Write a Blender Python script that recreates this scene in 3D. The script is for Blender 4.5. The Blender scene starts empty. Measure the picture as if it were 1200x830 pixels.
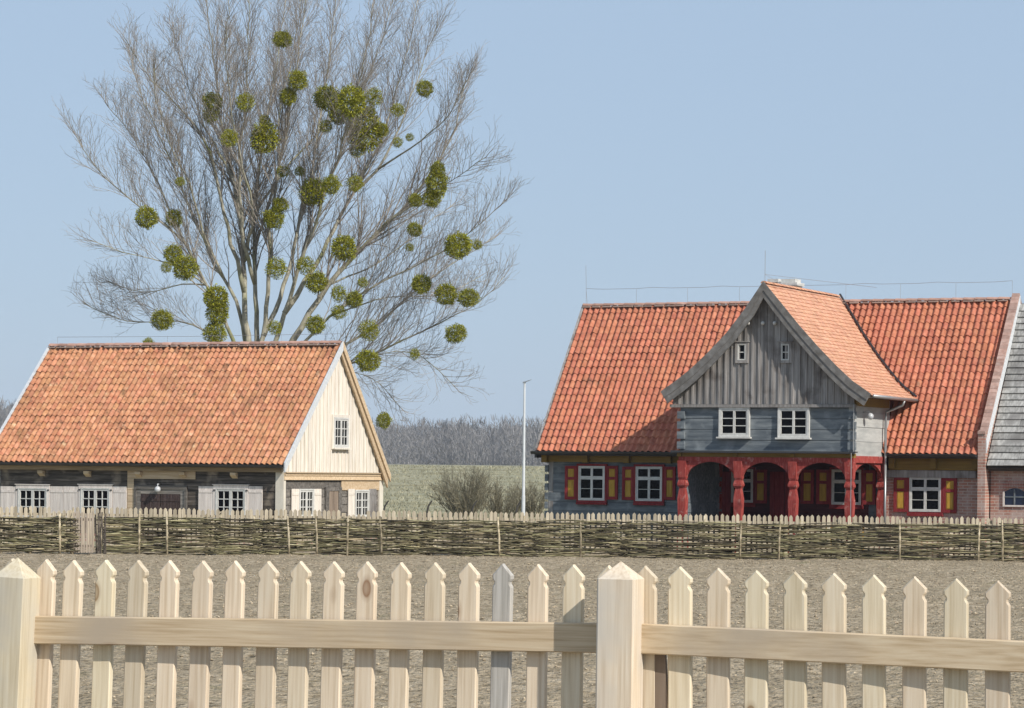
import bpy, bmesh, math, random
from mathutils import Vector, Matrix
from mathutils import noise as NZ
R = math.radians
sc = bpy.context.scene

# ------------------------------------------------------------------ camera
F, HY, RO, EYE = 3400.0, 552.0, 0.0105, 2.4      # focal length and horizon row in photo pixels, roll, eye height
cam = bpy.data.objects.new('camera', bpy.data.cameras.new('camera'))
sc.collection.objects.link(cam); sc.camera = cam
cam.data.sensor_width = 36; cam.data.lens = 36*F/1200
cam.data.shift_y = (HY-415)/1200; cam.data.clip_end = 6000
cs, sn = math.cos(RO), math.sin(RO)
cam.matrix_world = Matrix(((cs, -sn, 0, 0), (0, 0, -1, 0), (sn, cs, 0, EYE), (0, 0, 0, 1)))

# ------------------------------------------------------------------ light
SUN_AZ, SUN_EL = 43, 37          # azimuth from straight behind the camera towards the right
w = bpy.data.worlds.new('World'); sc.world = w; w.use_nodes = True
nt = w.node_tree; bg = nt.nodes['Background']
sky = nt.nodes.new('ShaderNodeTexSky'); sky.sky_type = 'NISHITA'; sky.sun_disc = False
sky.sun_elevation = R(SUN_EL); sky.sun_rotation = R(180-SUN_AZ)
sky.air_density = 1.0; sky.dust_density = 0.6; sky.ozone_density = 1.6; sky.altitude = 0
mx_ = nt.nodes.new('ShaderNodeMix'); mx_.data_type = 'RGBA'; mx_.inputs['Factor'].default_value = .86      # thin high haze evens the blue out
nt.links.new(sky.outputs[0], mx_.inputs['A']); mx_.inputs['B'].default_value = (2.85, 3.72, 4.92, 1); nt.links.new(mx_.outputs['Result'], bg.inputs[0]); bg.inputs[1].default_value = 0.12
sun = bpy.data.objects.new('sun', bpy.data.lights.new('sun', 'SUN'))
sc.collection.objects.link(sun)
sun.data.energy = 4.0; sun.data.angle = R(0.53); sun.data.color = (1.0, 0.945, 0.855)
sdir = Vector((math.sin(R(SUN_AZ))*math.cos(R(SUN_EL)), -math.cos(R(SUN_AZ))*math.cos(R(SUN_EL)), math.sin(R(SUN_EL))))
sun.rotation_euler = sdir.to_track_quat('Z', 'Y').to_euler()
sc.view_settings.view_transform = 'Standard'; sc.view_settings.look = 'None'
sc.view_settings.exposure = 0.25; sc.view_settings.gamma = 1
sc.cycles.max_bounces = 6; sc.cycles.volume_bounces = 0

# ------------------------------------------------------------------ helpers
def ray(px, py):
    xc, yc = (px-600)/F, (HY-py)/F
    return xc-RO*yc, yc+RO*xc
def at(px, py, Y):
    a, b = ray(px, py); return Vector((a*Y, Y, EYE+b*Y))

class MB:
    """collects faces for one mesh"""
    def __init__(s): s.v = []; s.f = []; s.r = []; s.m = []
    def add(s, vs, fs, r=None, m=0):
        n = len(s.v); s.v += [tuple(p) for p in vs]
        if r is None: r = random.random()
        for f in fs: s.f.append(tuple(i+n for i in f)); s.r.append(r); s.m.append(m)
    def hexa(s, p, r=None, m=0):
        s.add(p, [(0,3,2,1),(4,5,6,7),(0,1,5,4),(1,2,6,5),(2,3,7,6),(3,0,4,7)], r, m)
    def box(s, x0, x1, y0, y1, z0, z1, r=None, m=0):
        s.hexa([(x0,y0,z0),(x1,y0,z0),(x1,y1,z0),(x0,y1,z0),(x0,y0,z1),(x1,y0,z1),(x1,y1,z1),(x0,y1,z1)], r, m)
    def tube(s, pts, rad, n=6, r=None, m=0, cap=True):
        pts = [Vector(p) for p in pts]; k = len(pts)
        if not hasattr(rad, '__len__'): rad = [rad]*k
        vs = []; up = None
        for i, p in enumerate(pts):
            d = (pts[min(i+1, k-1)]-pts[max(i-1, 0)])
            if d.length < 1e-9: d = Vector((0,0,1))
            d.normalize()
            if up is None: up = Vector((0.31,0.95,0.05)) if abs(d.z) > .7 else Vector((0,0,1))
            a = d.cross(up)
            if a.length < 1e-6: a = d.orthogonal()
            a.normalize(); b = a.cross(d).normalized(); up = b
            for j in range(n):
                t = 2*math.pi*j/n
                vs.append(p+a*(math.cos(t)*rad[i])+b*(math.sin(t)*rad[i]))
        fs = []
        for i in range(k-1):
            for j in range(n):
                j2 = (j+1) % n
                fs.append((i*n+j, i*n+j2, (i+1)*n+j2, (i+1)*n+j))
        if cap and n > 3: fs += [tuple(range(n-1,-1,-1)), tuple((k-1)*n+j for j in range(n))]
        s.add(vs, fs, r, m)
    def prism(s, poly, fn, d0, d1, r=None, m=0):
        """poly (a,z) list extruded between d0 and d1 through fn(a,d,z)"""
        n = len(poly)
        vs = [fn(a, d0, z) for a, z in poly]+[fn(a, d1, z) for a, z in poly]
        fs = [tuple(range(n)), tuple(range(2*n-1, n-1, -1))]
        fs += [(i, i+n, (i+1) % n+n, (i+1) % n) for i in range(n)]
        s.add(vs, fs, r, m)
    def build(s, name, mats, parent=None, smooth=False, fix=True, loc=None):
        me = bpy.data.meshes.new(name)
        me.from_pydata(s.v, [], s.f); me.update()
        if fix:
            bm = bmesh.new(); bm.from_mesh(me); bmesh.ops.recalc_face_normals(bm, faces=bm.faces); bm.to_mesh(me); bm.free()
        at_ = me.attributes.new('rnd', 'FLOAT', 'FACE'); at_.data.foreach_set('value', s.r)
        if not isinstance(mats, (list, tuple)): mats = [mats]
        for m_ in mats: me.materials.append(m_)
        if len(mats) > 1: me.polygons.foreach_set('material_index', s.m)
        if smooth: me.polygons.foreach_set('use_smooth', [True]*len(me.polygons))
        o = bpy.data.objects.new(name, me); sc.collection.objects.link(o)
        if parent is not None: o.parent = parent
        if loc is not None: o.location = loc
        return o

def tag(o, label=None, cat=None, group=None, kind=None):
    if label: o['label'] = label
    if cat: o['category'] = cat
    if group: o['group'] = group
    if kind: o['kind'] = kind
    return o
def empty(name, loc=(0,0,0), rz=0, label=None, cat=None, group=None):
    o = bpy.data.objects.new(name, None); sc.collection.objects.link(o)
    o.location = loc; o.rotation_euler = (0,0,rz); o.empty_display_size = .3
    return tag(o, label, cat, group)

# ------------------------------------------------------------------ materials
def srgb(r, g, b):
    return tuple(((c/255+.055)/1.055)**2.4 if c > 10 else c/3294 for c in (r,g,b))
def mat(name, cols, scale=(1,1,1), noise=1.0, detail=6, rnd=.25, hue=0.0, rough=.8, bump=0.0, bscale=None, stain=None, spec=.3, objrnd=False, metal=0, dist=0.02, knots=False):
    """cols: list of (pos, rgb) ramp over grain noise; rnd: brightness spread by piece; stain=(rgb, scale, lo, hi)"""
    m = bpy.data.materials.new(name); m.use_nodes = True; t = m.node_tree; N = t.nodes; L = t.links
    p = N['Principled BSDF']; p.inputs['Roughness'].default_value = rough; p.inputs['Specular IOR Level'].default_value = spec
    p.inputs['Metallic'].default_value = metal
    tc = N.new('ShaderNodeTexCoord'); mp = N.new('ShaderNodeMapping'); L.new(tc.outputs['Object'], mp.inputs[0]); mp.inputs['Scale'].default_value = scale
    at_ = N.new('ShaderNodeAttribute'); at_.attribute_name = 'rnd'
    rv = at_.outputs['Fac']
    if objrnd:
        oi = N.new('ShaderNodeObjectInfo'); ad0 = N.new('ShaderNodeMath'); ad0.operation = 'ADD'
        L.new(rv, ad0.inputs[0]); L.new(oi.outputs['Random'], ad0.inputs[1])
        fr = N.new('ShaderNodeMath'); fr.operation = 'FRACT'; L.new(ad0.outputs[0], fr.inputs[0]); rv = fr.outputs[0]
    mu = N.new('ShaderNodeMath'); mu.operation = 'MULTIPLY'; mu.inputs[1].default_value = 37.0; L.new(rv, mu.inputs[0])
    ad = N.new('ShaderNodeVectorMath'); ad.operation = 'ADD'; L.new(mp.outputs[0], ad.inputs[0]); L.new(mu.outputs[0], ad.inputs[1])
    no = N.new('ShaderNodeTexNoise'); no.inputs['Scale'].default_value = noise; no.inputs['Detail'].default_value = detail
    L.new(ad.outputs[0], no.inputs['Vector'])
    cr = N.new('ShaderNodeValToRGB'); L.new(no.outputs['Fac'], cr.inputs[0])
    e = cr.color_ramp.elements
    while len(e) < len(cols): e.new(.5)
    for i, (pos, c) in enumerate(cols): e[i].position = pos; e[i].color = (*c, 1)
    out = cr.outputs[0]
    if stain:
        for c, s_, lo, hi in (stain if isinstance(stain, list) else [stain]):
            n2 = N.new('ShaderNodeTexNoise'); n2.inputs['Scale'].default_value = s_; n2.inputs['Detail'].default_value = 5
            L.new(tc.outputs['Object'], n2.inputs['Vector'])
            mr = N.new('ShaderNodeMapRange'); mr.inputs['From Min'].default_value = lo; mr.inputs['From Max'].default_value = hi
            L.new(n2.outputs['Fac'], mr.inputs['Value'])
            mx = N.new('ShaderNodeMix'); mx.data_type = 'RGBA'; L.new(mr.outputs[0], mx.inputs['Factor']); L.new(out, mx.inputs['A']); mx.inputs['B'].default_value = (*c, 1)
            out = mx.outputs['Result']
    if knots:      # round branch knots with a dark ring
        kv = N.new('ShaderNodeTexVoronoi'); kv.inputs['Scale'].default_value = 3.7; kv.inputs['Randomness'].default_value = 1; km = N.new('ShaderNodeMapping'); km.inputs['Scale'].default_value = (1, .2, .5) if scale[0] > scale[2] else (.5, .2, 1)
        ka = N.new('ShaderNodeVectorMath'); ka.operation = 'ADD'; L.new(tc.outputs['Object'], ka.inputs[0]); L.new(mu.outputs[0], ka.inputs[1]); L.new(ka.outputs[0], km.inputs[0]); L.new(km.outputs[0], kv.inputs['Vector'])
        kr = N.new('ShaderNodeValToRGB'); L.new(kv.outputs['Distance'], kr.inputs[0]); e = kr.color_ramp.elements
        for _ in range(3): e.new(.5)
        for i, (ps, vl) in enumerate(((0, .5), (.05, .7), (.07, .9), (.085, .35), (.13, 0))): e[i].position = ps; e[i].color = (vl, vl, vl, 1)
        mx = N.new('ShaderNodeMix'); mx.data_type = 'RGBA'; L.new(kr.outputs[0], mx.inputs['Factor']); L.new(out, mx.inputs['A']); mx.inputs['B'].default_value = (.23,.13,.065,1)
        out = mx.outputs['Result']
    hs = N.new('ShaderNodeHueSaturation'); L.new(out, hs.inputs['Color'])
    vr = N.new('ShaderNodeMapRange'); L.new(rv, vr.inputs['Value']); vr.inputs['To Min'].default_value = 1-rnd; vr.inputs['To Max'].default_value = 1+rnd
    L.new(vr.outputs[0], hs.inputs['Value'])
    if hue:
        h1 = N.new('ShaderNodeMath'); h1.operation = 'MULTIPLY'; h1.inputs[1].default_value = 7.31; L.new(rv, h1.inputs[0])
        h2 = N.new('ShaderNodeMath'); h2.operation = 'FRACT'; L.new(h1.outputs[0], h2.inputs[0])
        hr = N.new('ShaderNodeMapRange'); L.new(h2.outputs[0], hr.inputs['Value']); hr.inputs['To Min'].default_value = .5-hue; hr.inputs['To Max'].default_value = .5+hue
        L.new(hr.outputs[0], hs.inputs['Hue'])
    L.new(hs.outputs[0], p.inputs['Base Color'])
    if bump:
        src = no
        if bscale:
            src = N.new('ShaderNodeTexNoise'); src.inputs['Scale'].default_value = bscale; src.inputs['Detail'].default_value = 8; L.new(tc.outputs['Object'], src.inputs['Vector'])
        b = N.new('ShaderNodeBump'); b.inputs['Strength'].default_value = bump; b.inputs['Distance'].default_value = dist
        L.new(src.outputs['Fac'], b.inputs['Height']); L.new(b.outputs[0], p.inputs['Normal'])
    return m
def flat(name, c, rough=.5, spec=.4, metal=0, rnd=0.05):
    return mat(name, [(.3, tuple(x*.85 for x in c)), (.7, c)], noise=3, rnd=rnd, rough=rough, spec=spec, metal=metal)

V = (14,14,1.2); HU = (1.2,14,14)      # grain along z, grain along x
M = {}
M['pine'] = mat('pine', [(.26,(.50,.40,.275)),(.5,(.62,.52,.385)),(.75,(.69,.605,.475))], (48,48,1.6), 1.7, 9, knots=True, rnd=.12, hue=.011, rough=.75, bump=.12, dist=.004, objrnd=True, stain=[((.40,.29,.18), 2.3, .66, .8), ((.50,.47,.42), 1.3, .52, .68)])
M['pine_grey'] = mat('weathered_pine', [(.30,(.30,.28,.25)),(.5,(.41,.385,.35)),(.72,(.50,.475,.44))], (48,48,1.6), 1.7, 9, rnd=.10, rough=.8, bump=.12, dist=.004, stain=((.30,.27,.23), 2.0, .56, .7))
M['pine_rail'] = mat('pine_rail', [(.30,(.42,.31,.19)),(.5,(.55,.43,.29)),(.72,(.63,.52,.37))], (1.4,44,44), 1.7, 9, knots=True, rnd=.05, rough=.75, bump=.15, dist=.004, stain=[((.44,.36,.27), 1.1, .5, .62), ((.62,.42,.24), .8, .6, .75)])
M['old_board'] = mat('old_board', [(.3,(.17,.155,.145)),(.6,(.31,.29,.275)),(.8,(.43,.405,.38))], V, 1.0, 6, rnd=.2, rough=.9, stain=((.10,.08,.07), 1.6, .55, .75))
M['barge'] = mat('barge_board', [(.3,(.12,.11,.10)),(.6,(.20,.19,.18)),(.8,(.29,.275,.26))], (5,5,5), 1.0, 7, rnd=.05, rough=.9)
M['eave_wood'] = mat('eave_wood', [(.3,(.22,.15,.085)),(.6,(.34,.245,.145)),(.8,(.42,.32,.2))], HU, 1.0, 6, rnd=.1, rough=.85)
M['maroon_shade'] = mat('maroon_shade_wall', [(.3,(.05,.014,.016)),(.6,(.085,.02,.024)),(.8,(.11,.04,.04))], HU, 1.0, 6, rnd=.1, rough=.85)  # shade of the porch recess put into the wall colour as dark maroon
M['grey_board_h'] = mat('grey_board_h', [(.3,(.10,.09,.08)),(.6,(.20,.18,.16)),(.8,(.33,.29,.25))], HU, 1.0, 6, rnd=.35, rough=.9)
M['new_board'] = mat('new_board', [(.3,(.62,.55,.46)),(.6,(.76,.70,.615)),(.8,(.82,.77,.70))], V, 1.2, 6, rnd=.09, hue=.006, rough=.8)
M['new_board_h'] = mat('new_board_h', [(.3,(.48,.34,.20)),(.6,(.63,.48,.32)),(.8,(.70,.57,.42))], HU, 1.2, 6, rnd=.15, rough=.8)
M['limed'] = mat('limed', [(.3,(.60,.53,.485)),(.6,(.74,.665,.61)),(.8,(.80,.74,.69))], V, 1.2, 6, rnd=.08, rough=.85)
M['limed_bright'] = mat('limed_bright', [(.3,(.62,.55,.48)),(.6,(.75,.68,.60)),(.8,(.8,.75,.68))], V, 1.2, 6, rnd=.08, rough=.85)
M['log_dark'] = mat('log_dark', [(.3,(.035,.028,.024)),(.55,(.09,.075,.062)),(.8,(.22,.18,.15))], HU, 1.0, 7, rnd=.4, rough=.9, stain=((.27,.22,.17), 1.4, .55, .7))
M['door_dark'] = mat('door_dark', [(.3,(.035,.022,.02)),(.6,(.075,.05,.045)),(.8,(.12,.09,.08))], V, 1.0, 6, rnd=.2, rough=.7)
M['door_brown'] = mat('door_brown', [(.3,(.16,.12,.09)),(.6,(.26,.20,.155)),(.8,(.33,.26,.2))], V, 1.0, 6, rnd=.15, rough=.8)
M['white'] = mat('white_paint', [(.3,(.50,.49,.46)),(.7,(.66,.65,.62))], (9,9,9), 1, 6, rnd=.06, rough=.6)
M['cream'] = flat('cream_paint', (.72,.66,.56), .6)
M['verge'] = mat('verge_board', [(.3,(.50,.52,.54)),(.7,(.66,.67,.68))], HU, 1, 5, rnd=.05, rough=.7)
M['gutter'] = flat('dark_gutter', (.045,.043,.045), .4, .5)
M['steel'] = flat('grey_steel', (.38,.38,.38), .4, .5, .6)
M['lamp_pole'] = flat('galvanised_white', (.66,.68,.70), .4, .5)
M['lamp_head'] = flat('lamp_grey', (.20,.22,.24), .4, .5)
M['glass'] = flat('window_glass', (.003,.003,.004), .12, .08, rnd=0)
M['glass_blue'] = flat('blue_glass', (.012,.02,.05), .12, .5, rnd=0)
M['globe'] = flat('milk_glass', (.55,.56,.58), .2, .5)
M['blue'] = mat('blue_limewash', [(.3,(.085,.100,.115)),(.55,(.145,.165,.18)),(.8,(.27,.285,.29))], (1.0,9,7), 1.3, 8, rnd=.10, rough=.85, bump=.25, dist=.02, stain=((.23,.25,.26), 2.2, .52, .72))
M['blue_sunlit'] = mat('sunlit_limewash', [(.3,(.33,.335,.325)),(.6,(.44,.44,.42)),(.8,(.5,.5,.47))], (9,1.0,7), 1.3, 8, rnd=.08, rough=.85)  # limewash with the sun on the side wall put into its paler colour
M['red'] = mat('red_paint', [(.3,(.22,.035,.03)),(.55,(.33,.06,.05)),(.8,(.44,.15,.125))], (14,14,2), 2, 8, rnd=.08, rough=.9, spec=.15, stain=[((.42,.20,.17), 7, .58, .72), ((.14,.03,.03), 3, .6, .75)])
M['red_dark'] = mat('crimson_paint', [(.3,(.18,.022,.026)),(.6,(.26,.038,.040)),(.8,(.33,.075,.07))], (14,14,2), 2, 7, rnd=.12, rough=.85, spec=.15)
M['ochre'] = mat('ochre_paint', [(.3,(.38,.215,.028)),(.7,(.53,.325,.05))], (14,14,3), 1, 7, rnd=.12, rough=.7)
M['shaded_ochre_beam'] = mat('shaded_ochre_beam', [(.3,(.17,.105,.028)),(.7,(.27,.17,.04))], HU, 1, 6, rnd=.06, rough=.8)  # ochre darkened to carry the shade under the eaves
M['tile'] = mat('clay_pantile', [(.3,(.36,.138,.068)),(.5,(.46,.21,.108)),(.72,(.55,.285,.165))], (5,5,5), 1.2, 6, rnd=.14, hue=.007, rough=.75, bump=.2, bscale=30, dist=.01, stain=[((.24,.11,.055), 1.0, .56, .76), ((.19,.10,.05), 4.5, .58, .72), ((.55,.36,.22), 3.1, .64, .74)])
M['tile_red'] = mat('red_pantile', [(.3,(.34,.105,.058)),(.5,(.44,.155,.088)),(.72,(.51,.21,.125))], (5,5,5), 1.2, 6, rnd=.14, hue=.005, rough=.75, bump=.2, bscale=30, dist=.01, stain=[((.16,.08,.05), 1.3, .64, .76)])
M['tile_new'] = mat('new_plain_tile', [(.3,(.50,.235,.14)),(.5,(.58,.305,.19)),(.72,(.65,.38,.25))], (5,5,5), 1.4, 6, rnd=.10, hue=.005, rough=.75, stain=((.42,.2,.12), 3, .6, .75))
M['ridge'] = mat('ridge_tile', [(.3,(.32,.19,.15)),(.6,(.44,.26,.20)),(.8,(.50,.38,.32))], (3,9,9), 1.5, 6, rnd=.2, rough=.8)
M['mortar'] = flat('mortar', (.40,.30,.25), .9, .2)
M['shingle'] = mat('grey_shingle', [(.3,(.18,.175,.165)),(.55,(.34,.33,.31)),(.8,(.47,.46,.44))], (7,2,2), 2.2, 8, rnd=.18, rough=.95, stain=((.20,.19,.18), 2.5, .5, .7))
M['zinc'] = flat('valley_zinc', (.5,.51,.52), .4, .5, .3)
M['bark'] = mat('bark', [(.3,(.20,.185,.14)),(.55,(.37,.345,.27)),(.8,(.50,.47,.38))], (6,6,2), 1.5, 7, rnd=.12, rough=.95, bump=.4, dist=.04, stain=((.24,.25,.11), .8, .52, .7))
M['twig'] = mat('twig', [(.3,(.21,.185,.16)),(.7,(.35,.31,.27))], (2,2,2), 1, 4, rnd=.35, rough=.9)
M['mistle'] = mat('mistletoe_leaf', [(.3,(.13,.14,.008)),(.55,(.25,.25,.012)),(.8,(.42,.37,.028))], (2,2,2), 1.5, 4, rnd=.4, hue=.015, rough=.6, objrnd=True)
M['shrub'] = mat('shrub_twig', [(.3,(.13,.115,.075)),(.7,(.26,.23,.155))], (2,2,2), 1, 4, rnd=.3, rough=.9)
M['wood_far'] = mat('winter_wood', [(.3,(.15,.145,.14)),(.55,(.21,.20,.195)),(.8,(.28,.265,.25))], (.025,.025,.025), 1, 5, rnd=.16, rough=.95)
M['wattle'] = mat('wattle_rod', [(.3,(.07,.06,.032)),(.6,(.24,.21,.12)),(.8,(.46,.40,.27))], (2,8,8), 1.5, 5, rnd=.75, hue=.02, rough=.85)
M['stake'] = mat('stake_wood', [(.35,(.14,.115,.07)),(.52,(.36,.30,.20)),(.65,(.5,.43,.31))], (8,8,4.5), 1.5, 5, rnd=.35, rough=.85)
M['lath'] = mat('fence_lath', [(.3,(.36,.30,.21)),(.6,(.50,.43,.32)),(.8,(.6,.53,.41))], V, 1.5, 5, rnd=.22, rough=.85, objrnd=True)
M['gate'] = mat('gate_lath', [(.3,(.30,.24,.18)),(.6,(.42,.35,.28)),(.8,(.52,.44,.36))], V, 1.5, 5, rnd=.1, rough=.85)
M['soil'] = mat('soil', [(.28,(.15,.115,.07)),(.45,(.325,.26,.175)),(.6,(.43,.35,.245)),(.8,(.54,.455,.335))], (1,1,1), 7, 12, rnd=0, rough=1, bump=1.0, bscale=16, dist=.09, spec=.1, stain=[((.29,.235,.16), .35, .5, .7), ((.25,.215,.13), 1.1, .6, .75), ((.10,.08,.05), 11, .60, .70)])
M['clod'] = mat('soil_clod', [(.3,(.23,.18,.12)),(.5,(.37,.30,.21)),(.8,(.48,.40,.29))], (3,3,3), 2, 6, rnd=.3, rough=1, spec=.1)
M['field'] = mat('dry_grass', [(.3,(.21,.195,.125)),(.5,(.30,.285,.19)),(.7,(.38,.355,.25))], (1,1,1), 1.7, 12, rnd=0, rough=1, spec=.05, bump=.6, bscale=3, dist=.2, stain=[((.24,.215,.13), .08, .5, .62), ((.42,.38,.26), .15, .55, .68), ((.15,.14,.075), 1.3, .60, .70)])
M['tuft'] = mat('grass_tuft', [(.3,(.23,.21,.135)),(.5,(.32,.30,.20)),(.7,(.40,.37,.26))], (.05,.05,.05), 1, 4, rnd=.25, rough=1, spec=.05)
M['concrete'] = flat('dark_post', (.06,.055,.05), .9, .2)

def brick(name, c1, c2, mortar, swap):
    m = bpy.data.materials.new(name); m.use_nodes = True; t = m.node_tree; N = t.nodes; L = t.links; p = N['Principled BSDF']
    p.inputs['Roughness'].default_value = .9; p.inputs['Specular IOR Level'].default_value = .15
    tc = N.new('ShaderNodeTexCoord'); sp = N.new('ShaderNodeSeparateXYZ'); cb = N.new('ShaderNodeCombineXYZ')
    L.new(tc.outputs['Object'], sp.inputs[0]); L.new(sp.outputs['Y' if swap else 'X'], cb.inputs[0]); L.new(sp.outputs['Z'], cb.inputs[1])
    b = N.new('ShaderNodeTexBrick'); L.new(cb.outputs[0], b.inputs['Vector'])
    b.inputs['Scale'].default_value = 1; b.inputs['Brick Width'].default_value = .27; b.inputs['Row Height'].default_value = .088; b.inputs['Mortar Size'].default_value = .010
    b.inputs['Color1'].default_value = (*c1,1); b.inputs['Color2'].default_value = (*c2,1); b.inputs['Mortar'].default_value = (*mortar,1)
    n = N.new('ShaderNodeTexNoise'); n.inputs['Scale'].default_value = 2.2; n.inputs['Detail'].default_value = 8; L.new(tc.outputs['Object'], n.inputs['Vector'])
    mr = N.new('ShaderNodeMapRange'); L.new(n.outputs['Fac'], mr.inputs['Value']); mr.inputs['From Min'].default_value = .42; mr.inputs['From Max'].default_value = .68; mr.inputs['To Max'].default_value = .75
    mx = N.new('ShaderNodeMix'); mx.data_type = 'RGBA'; L.new(mr.outputs[0], mx.inputs['Factor']); L.new(b.outputs['Color'], mx.inputs['A']); mx.inputs['B'].default_value = (.52,.43,.385,1)
    L.new(mx.outputs['Result'], p.inputs['Base Color'])
    bu = N.new('ShaderNodeBump'); bu.inputs['Strength'].default_value = .6; bu.inputs['Distance'].default_value = .02; bu.invert = True; L.new(b.outputs['Fac'], bu.inputs['Height']); L.new(bu.outputs[0], p.inputs['Normal'])
    return m
M['brick'] = brick('old_brick', (.43,.20,.145), (.29,.15,.12), (.52,.45,.38), False)
M['brick_plain'] = mat('coping_brick', [(.3,(.33,.20,.16)),(.6,(.44,.30,.25)),(.8,(.54,.45,.40))], (4,4,4), 1.5, 6, rnd=.2, rough=.9)
M['brick_side'] = brick('old_brick_side', (.40,.17,.13), (.28,.13,.11), (.45,.40,.35), True)

# ------------------------------------------------------------------ building frame (u right along the front, w into depth, z up)
class House:
    def __init__(s, X0, Y0, phi, name, label, cat):
        s.X0, s.Y0, s.c, s.s = X0, Y0, math.cos(R(phi)), math.sin(R(phi))
        s.root = empty(name, (X0, Y0, 0), -R(phi), label, cat)
    def f(s, px, py, w=0):          # point of a plane parallel to the front -> (u, z)
        t, b = ray(px, py)
        u = (t*(s.Y0+w*s.c)-s.X0-w*s.s)/(s.c+t*s.s); Y = s.Y0-u*s.s+w*s.c
        return u, EYE+b*Y
    def g(s, px, py, u=0):          # point of a plane parallel to the right side -> (w, z)
        t, b = ray(px, py)
        w = (t*(s.Y0-u*s.s)-s.X0-u*s.c)/(s.s-t*s.c); Y = s.Y0-u*s.s+w*s.c
        return w, EYE+b*Y
class Wall:
    """a facade plane: a along it, d outward, z up"""
    def __init__(s, H, side, off): s.H, s.side, s.off = H, side, off
    def P(s, a, d, z): return (a, s.off-d, z) if s.side == 'f' else (s.off+d, a, z)
    def px(s, x, y): return s.H.f(x, y, s.off) if s.side == 'f' else s.H.g(x, y, s.off)
    def rect(s, x0, y0, x1, y1):
        a0, za = s.px(x0, y0); a1, zb = s.px(x1, y1)
        _, zc = s.px(x0, y1); _, zd = s.px(x1, y0)
        return a0, a1, (zb+zc)/2, (za+zd)/2
    def box(s, mb, a0, a1, d0, d1, z0, z1, r=None, m=0):
        mb.hexa([s.P(a0,d0,z0),s.P(a1,d0,z0),s.P(a1,d1,z0),s.P(a0,d1,z0),s.P(a0,d0,z1),s.P(a1,d0,z1),s.P(a1,d1,z1),s.P(a0,d1,z1)], r, m)
def boards(W, mb, a0, a1, d, z0, z1, wd=.12, th=.025, gap=.006):
    n = max(1, round((a1-a0)/wd)); k = (a1-a0)/n
    for i in range(n): W.box(mb, a0+i*k+gap/2, a0+(i+1)*k-gap/2, d, d+th+random.uniform(0,.004), z0, z1)
def planks(W, mb, a0, a1, z0, z1, h=.26, d0=-.12, d1=0.0, gap=.018):
    n = max(1, round((z1-z0)/h)); k = (z1-z0)/n
    for i in range(n):
        W.box(mb, a0, a1, d0, d1+random.uniform(-.012,.006), z0+i*k, z0+(i+1)*k-gap)
        W.box(mb, a0, a1, d0, d1-.03, z0+(i+1)*k-gap, z0+(i+1)*k, r=.05)
def window(W, rect, sashes=2, cols=2, rows=3, split=None, d=.02, casing=.05, cm='white', mm='white', sill=None, over=None, bar=.022, stile=.045, surround=None, gm='glass'):
    """white sash window; split = height share of the thick transom from the top"""
    H = W.H; a0, a1, z0, z1 = rect
    fr = MB(); t0, t1 = d+.002, d+.055
    c = casing
    W.box(fr, a0, a0+c, t0-.04, t1, z0, z1); W.box(fr, a1-c, a1, t0-.04, t1, z0, z1)
    W.box(fr, a0+c, a1-c, t0-.04, t1, z1-c, z1); W.box(fr, a0+c, a1-c, t0-.04, t1, z0, z0+c)
    win = fr.build('window', M[mm], H.root)
    gl = MB(); W.box(gl, a0+c, a1-c, d-.02, d+.004, z0+c, z1-c); gl.build('pane', M[gm], win)
    b = MB(); ia0, ia1, iz0, iz1 = a0+c+.003, a1-c-.003, z0+c+.003, z1-c-.003
    k = (ia1-ia0)/sashes
    rws = [(iz0, iz1, rows)]
    if split:
        zt = iz1-(iz1-iz0)*split; W.box(b, ia0, ia1, d+.006, d+.048, zt-.015, zt+.015)
        rws = [(zt+.015, iz1, 1), (iz0, zt-.015, rows)]
    for s_ in range(sashes):
        x0, x1 = ia0+s_*k, ia0+(s_+1)*k
        for (y0, y1, rr) in rws:
            for xa, xb in ((x0, x0+stile), (x1-stile, x1)): W.box(b, xa, xb, d+.006, d+.042, y0, y1)
            W.box(b, x0+stile, x1-stile, d+.006, d+.042, y0, y0+stile); W.box(b, x0+stile, x1-stile, d+.006, d+.042, y1-stile, y1)
            gx0, gx1, gy0, gy1 = x0+stile, x1-stile, y0+stile, y1-stile
            for i in range(1, cols): q = gx0+(gx1-gx0)*i/cols; W.box(b, q-bar/2, q+bar/2, d+.006, d+.034, gy0, gy1)
            for i in range(1, rr): q = gy0+(gy1-gy0)*i/rr; W.box(b, gx0, gx1, d+.006, d+.0335, q-bar/2, q+bar/2)
    b.build('sash', M[mm], win)
    if sill: s_ = MB(); W.box(s_, a0-sill, a1+sill, t0-.04, t1+.07, z0-.05, z0-.003); s_.build('sill', M[cm], win)
    if surround:
        s_ = MB(); q = surround
        W.box(s_, a0-q, a0-.003, t0-.04, t1-.01, z0-q, z1+q); W.box(s_, a1+.003, a1+q, t0-.04, t1-.01, z0-q, z1+q)
        W.box(s_, a0-.003, a1+.003, t0-.04, t1-.012, z1+.003, z1+q); W.box(s_, a0-q, a1+q, t0-.04, t1+.02, z0-q-.06, z0-q-.003)
        W.box(s_, a0-.003, a1+.003, t0-.04, t1-.012, z0-q, z0-.003)
        s_.build('casing', M[cm], win)
    return win

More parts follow.
